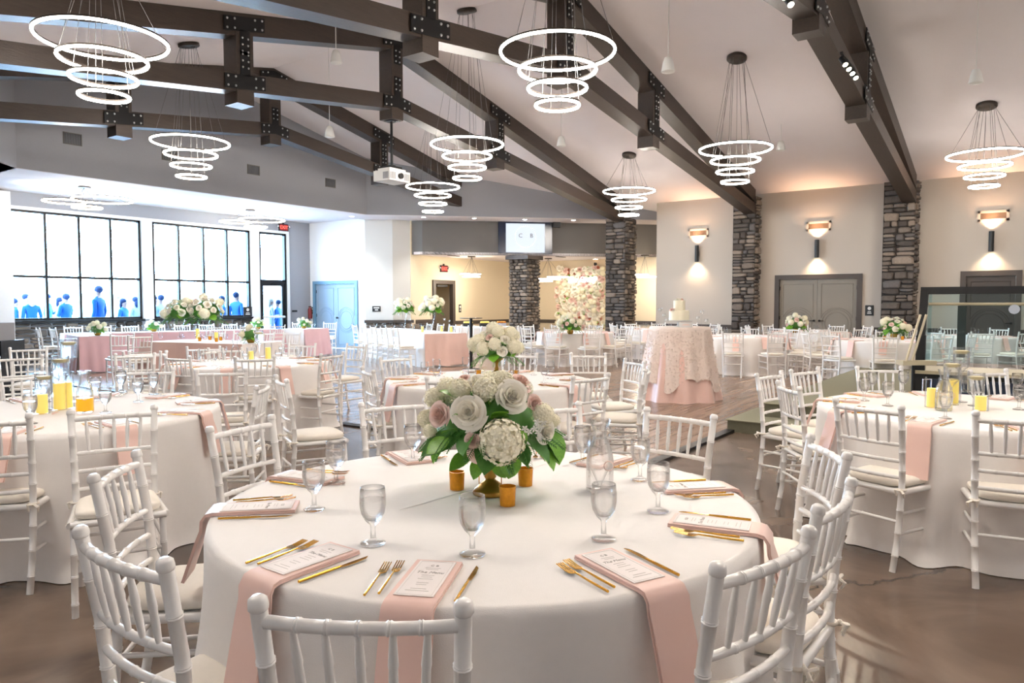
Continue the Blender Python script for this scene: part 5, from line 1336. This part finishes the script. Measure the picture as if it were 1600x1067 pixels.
for yy in (0, -LN): link('slanted_arm', MB().prism([(-.05,yy-.04,zk-.03),(.05,yy-.04,zk-.03),(.3,yy-.04,zt_+.04),(.19,yy-.04,zt_+.04)], (0,.08,0)).mesh('slanted_arm', M['black']), t)
link('top_beam', MB().box(.18,.32,-LN,.04,zt_-.04,zt_+.05).mesh('top_beam', M['black']), t)
link('glass_pane', MB().prism([(.01,-.05,zb+.05),(.02,-.05,zb+.05),(.25,-.05,zt_),(.24,-.05,zt_)], (0,-LN+.1,0)).mesh('glass_pane', thin_glass('tinted guard glass', (.84,.94,.96), .1)), t)
link('glass_end', MB().prism([(.04,-.03,zb),(.75,-.03,zb),(.75,-.03,zt_),(.26,-.03,zt_)], (0,.006,0)).mesh('glass_end', thin_glass('end glass', (.84,.94,.96), .1)), t)
link('inner_rail', MB().tube([(.2,-.05,zt_-.16),(.2,-LN,zt_-.16)], .018, 8).mesh('inner_rail', M['beige']), t)
link('counter_top', MB().box(-.08,.8,-LN,.1,zb-.1,zb-.06).mesh('counter_top', M['beige']), t)
link('body', MB().box(0,.75,-LN,.05,.0,zb-.1).mesh('body', M['black']), t)
for i in range(4): link('front_panel', MB().box(-.015,0,-.1-.62*(i+1)+.03,-.1-.62*i,.05,zb-.16).mesh('front_panel', M['navy']), t)
link('knob', MB().tube([(.0,-.93,zt_-.22),(.06,-.93,zt_-.22)], .055, 16).mesh('knob', M['chrome'], smooth=True), t)
link('hanging_sign', MB().box(.2,.215,-.45,-.36,zb+.1,zt_-.18).mesh('hanging_sign', M['trim']), t)
q = pd(1427, 8.6); t = thing('tray_stand', 'beige slanted display stand with a ledge beside the glass counter', 'stand', (q[0],q[1],.3), YAW-PI/2)
z1, z2 = (474.5-568)/F_PX*8.6+CAM_H-.3, (474.5-492)/F_PX*8.6+CAM_H-.3
link('ledge', MB().box(-.14,.26,-.06,.1,z1-.02,z1+.03).mesh('ledge', M['beige']), t)
for dx in (0, .07): link('slanted_rail', MB().tube([(-.07+dx,.0,z1+.03),(.11+dx,.05,z2)], .016, 6).mesh('slanted_rail', M['beige']), t)
link('leg', MB().tube([(.05,.06,0),(.05,.06,z1)], .02, 8).mesh('leg', M['black']), t)

# dark cabinet at the left edge
q = pd(-2, 11.6); t = thing('black_cabinet', 'black cabinet with a grey case on top beside the first window', 'cabinet', (q[0],q[1],0), YAW-PI/2)
link('body', MB().box(-.45,.2,-.25,.3,.05,.86).mesh('body', M['black']), t); link('plinth', MB().box(-.42,.17,-.22,.27,0,.05).mesh('plinth', M['steel']), t)
link('door', MB().box(-.43,-.13,-.265,-.25,.08,.83).mesh('door', M['screend']), t); link('door', MB().box(-.11,.18,-.265,-.25,.08,.83).mesh('door', M['screend']), t)
link('case', MB().box(-.45,.1,-.15,.22,.86,1.14).mesh('case', M['gable']), t)

# ------------------------------------------------------------------ guests and ground outside
struct('ground', MB().box(-30, 60, 19.86, 90, -.12, -.02), M['extg'])
tag(link('hedge', MB().box(-20, 50, 62, 64, 0, 2.2).mesh('hedge', M['hedge'])), 'pale distant hedge beyond the guests', 'hedge')
def person(label, x, y, h, face, suit='suit', hairm='hair', arm='down', long_hair=False):
    k = h/1.78; t = thing('person', label, 'person', (x,y,-.02), face, 'wedding guests outside the windows')   # local -Y is forward
    J = [(0,0,.98),(0,0,1.2),(0,-.01,1.4),(0,-.01,1.5),(0,-.02,1.6),(0,-.03,1.7)]; rad = [(.15,.11),(.14,.1),(.17,.1),(.055,.055),(.085,.095),(.075,.085)]
    Eg = [(0,1),(1,2),(2,3),(3,4),(4,5)]
    def add(pts, rs, root):
        pi = root
        for p, r_ in zip(pts, rs): J.append(p); rad.append((r_, r_)); Eg.append((pi, len(J)-1)); pi = len(J)-1
        return pi
    for s in (-1, 1):
        add([(s*.1,0,.88),(s*.11,-.01,.5),(s*.11,.02,.09),(s*.12,-.12,.05)], [.095,.065,.045,.04], 0)
        if arm == 'up' and s > 0: pts = [(s*.19,0,1.4),(s*.24,-.06,1.13),(s*.12,-.26,1.3),(s*.1,-.3,1.34)]
        elif arm == 'fold': pts = [(s*.19,0,1.4),(s*.24,-.04,1.13),(s*.05,-.24,1.16),(-s*.03,-.26,1.17)]
        else: pts = [(s*.19,0,1.4),(s*.24,.03,1.13),(s*.25,-.05,.9),(s*.25,-.07,.82)]
        add(pts, [.06,.048,.035,.038], 2)
        h0 = Vector(pts[-1]); dv = (h0-Vector(pts[-2])).normalized()
        for f in range(4): add([tuple(h0+dv*.04+Vector((0,(f-1.5)*.018,0))), tuple(h0+dv*(.085-.01*abs(f-1.5))+Vector((0,(f-1.5)*.02,-.01)))], [.01,.008], len(J)-1 if False else J.index(pts[-1]))
        add([tuple(h0+Vector((0,-.035,.0))), tuple(h0+Vector((0,-.05,0))+dv*.03)], [.011,.009], J.index(pts[-1]))
    me = bpy.data.meshes.new('body'); me.from_pydata([tuple(Vector(j)*k) for j in J], Eg, []); o = bpy.data.objects.new('body', me); COL.objects.link(o)
    sk = o.modifiers.new('s', 'SKIN'); 
    for v, r_ in zip(me.skin_vertices[0].data, rad): v.radius = (r_[0]*k, r_[1]*k)
    me.skin_vertices[0].data[0].use_root = True
    sb = o.modifiers.new('b', 'SUBSURF'); sb.levels = 1; sb.render_levels = 1
    m2 = bpy.data.meshes.new_from_object(o.evaluated_get(bpy.context.evaluated_depsgraph_get())); bpy.data.objects.remove(o)
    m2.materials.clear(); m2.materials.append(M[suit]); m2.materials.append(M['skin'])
    hands = [Vector(J[i])*k for i in range(len(J)) if False]
    for p in m2.polygons:
        c = p.center; sk_ = c.z > 1.49*k or (arm == 'down' and abs(c.x) > .2*k and c.z < .87*k) or (arm != 'down' and c.y < -.235*k and c.z > 1.0*k and c.z < 1.4*k)
        p.material_index = 1 if sk_ else 0
        p.use_smooth = True
    link('body', m2, t)
    hb = MB().ball((0,.012*k,1.685*k), .108*k, 12, 8, (.86,.98,.92))
    if long_hair: hb.ball((0,.06*k,1.56*k), .1*k, 10, 6, (.9,.6,1.4))
    link('hair', hb.mesh('hair', M[hairm], smooth='all'), t)
    fc = MB().ball((0,-.118*k,1.645*k), .014*k, 6, 4, (.8,1,1.3)); link('nose', fc.mesh('nose', M['skin'], smooth='all'), t)
    fc = MB(); [fc.ball((s*.035*k,-.108*k,1.672*k), .009*k, 6, 4) for s in (-1, 1)]; link('eyes', fc.mesh('eyes', M['hair'], smooth='all'), t)
    link('mouth', MB().box(-.02*k,.02*k,-.112*k,-.1*k,1.602*k,1.608*k).mesh('mouth', M['red']), t)
    return t
def pout(px, d): return pd(px, d)
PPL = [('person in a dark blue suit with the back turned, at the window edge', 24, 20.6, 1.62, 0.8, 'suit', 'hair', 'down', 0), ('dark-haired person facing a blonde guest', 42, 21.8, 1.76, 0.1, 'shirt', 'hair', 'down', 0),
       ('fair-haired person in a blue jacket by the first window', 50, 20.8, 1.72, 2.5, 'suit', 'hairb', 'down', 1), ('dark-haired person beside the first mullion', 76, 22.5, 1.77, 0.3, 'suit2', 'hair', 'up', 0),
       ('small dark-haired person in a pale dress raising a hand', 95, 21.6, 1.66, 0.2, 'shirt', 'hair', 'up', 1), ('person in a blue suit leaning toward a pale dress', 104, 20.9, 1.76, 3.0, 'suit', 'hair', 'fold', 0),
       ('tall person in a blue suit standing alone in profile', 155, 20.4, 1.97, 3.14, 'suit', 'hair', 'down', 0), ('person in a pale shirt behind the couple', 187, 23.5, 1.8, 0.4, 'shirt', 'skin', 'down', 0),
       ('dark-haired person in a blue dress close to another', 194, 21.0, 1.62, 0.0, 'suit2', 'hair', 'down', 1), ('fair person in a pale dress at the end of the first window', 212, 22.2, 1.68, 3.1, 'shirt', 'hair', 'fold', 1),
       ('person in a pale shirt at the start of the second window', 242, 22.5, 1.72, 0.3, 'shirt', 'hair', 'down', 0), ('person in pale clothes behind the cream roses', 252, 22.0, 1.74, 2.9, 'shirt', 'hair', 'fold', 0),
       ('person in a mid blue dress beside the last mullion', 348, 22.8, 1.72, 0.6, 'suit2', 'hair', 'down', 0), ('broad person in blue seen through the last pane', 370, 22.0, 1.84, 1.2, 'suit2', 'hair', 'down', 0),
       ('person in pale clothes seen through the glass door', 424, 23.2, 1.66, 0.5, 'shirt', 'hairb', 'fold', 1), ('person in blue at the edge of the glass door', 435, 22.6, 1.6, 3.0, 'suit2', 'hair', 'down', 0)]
for l, px, d_, h, f_, su, ha_, ar, lh in PPL:
    x, y = pout(px, d_)
    if y < 20.35: s_ = 20.35/y; x *= s_; y *= s_
    person(l, x, y, h, f_+YAW, su, ha_, ar, lh)
for o in [gn, gf]:
    for c in tree(o): bpy.data.objects.remove(c)
    bpy.data.objects.remove(o)
for q in ('near', 'far'):
    if not used[q]: pass
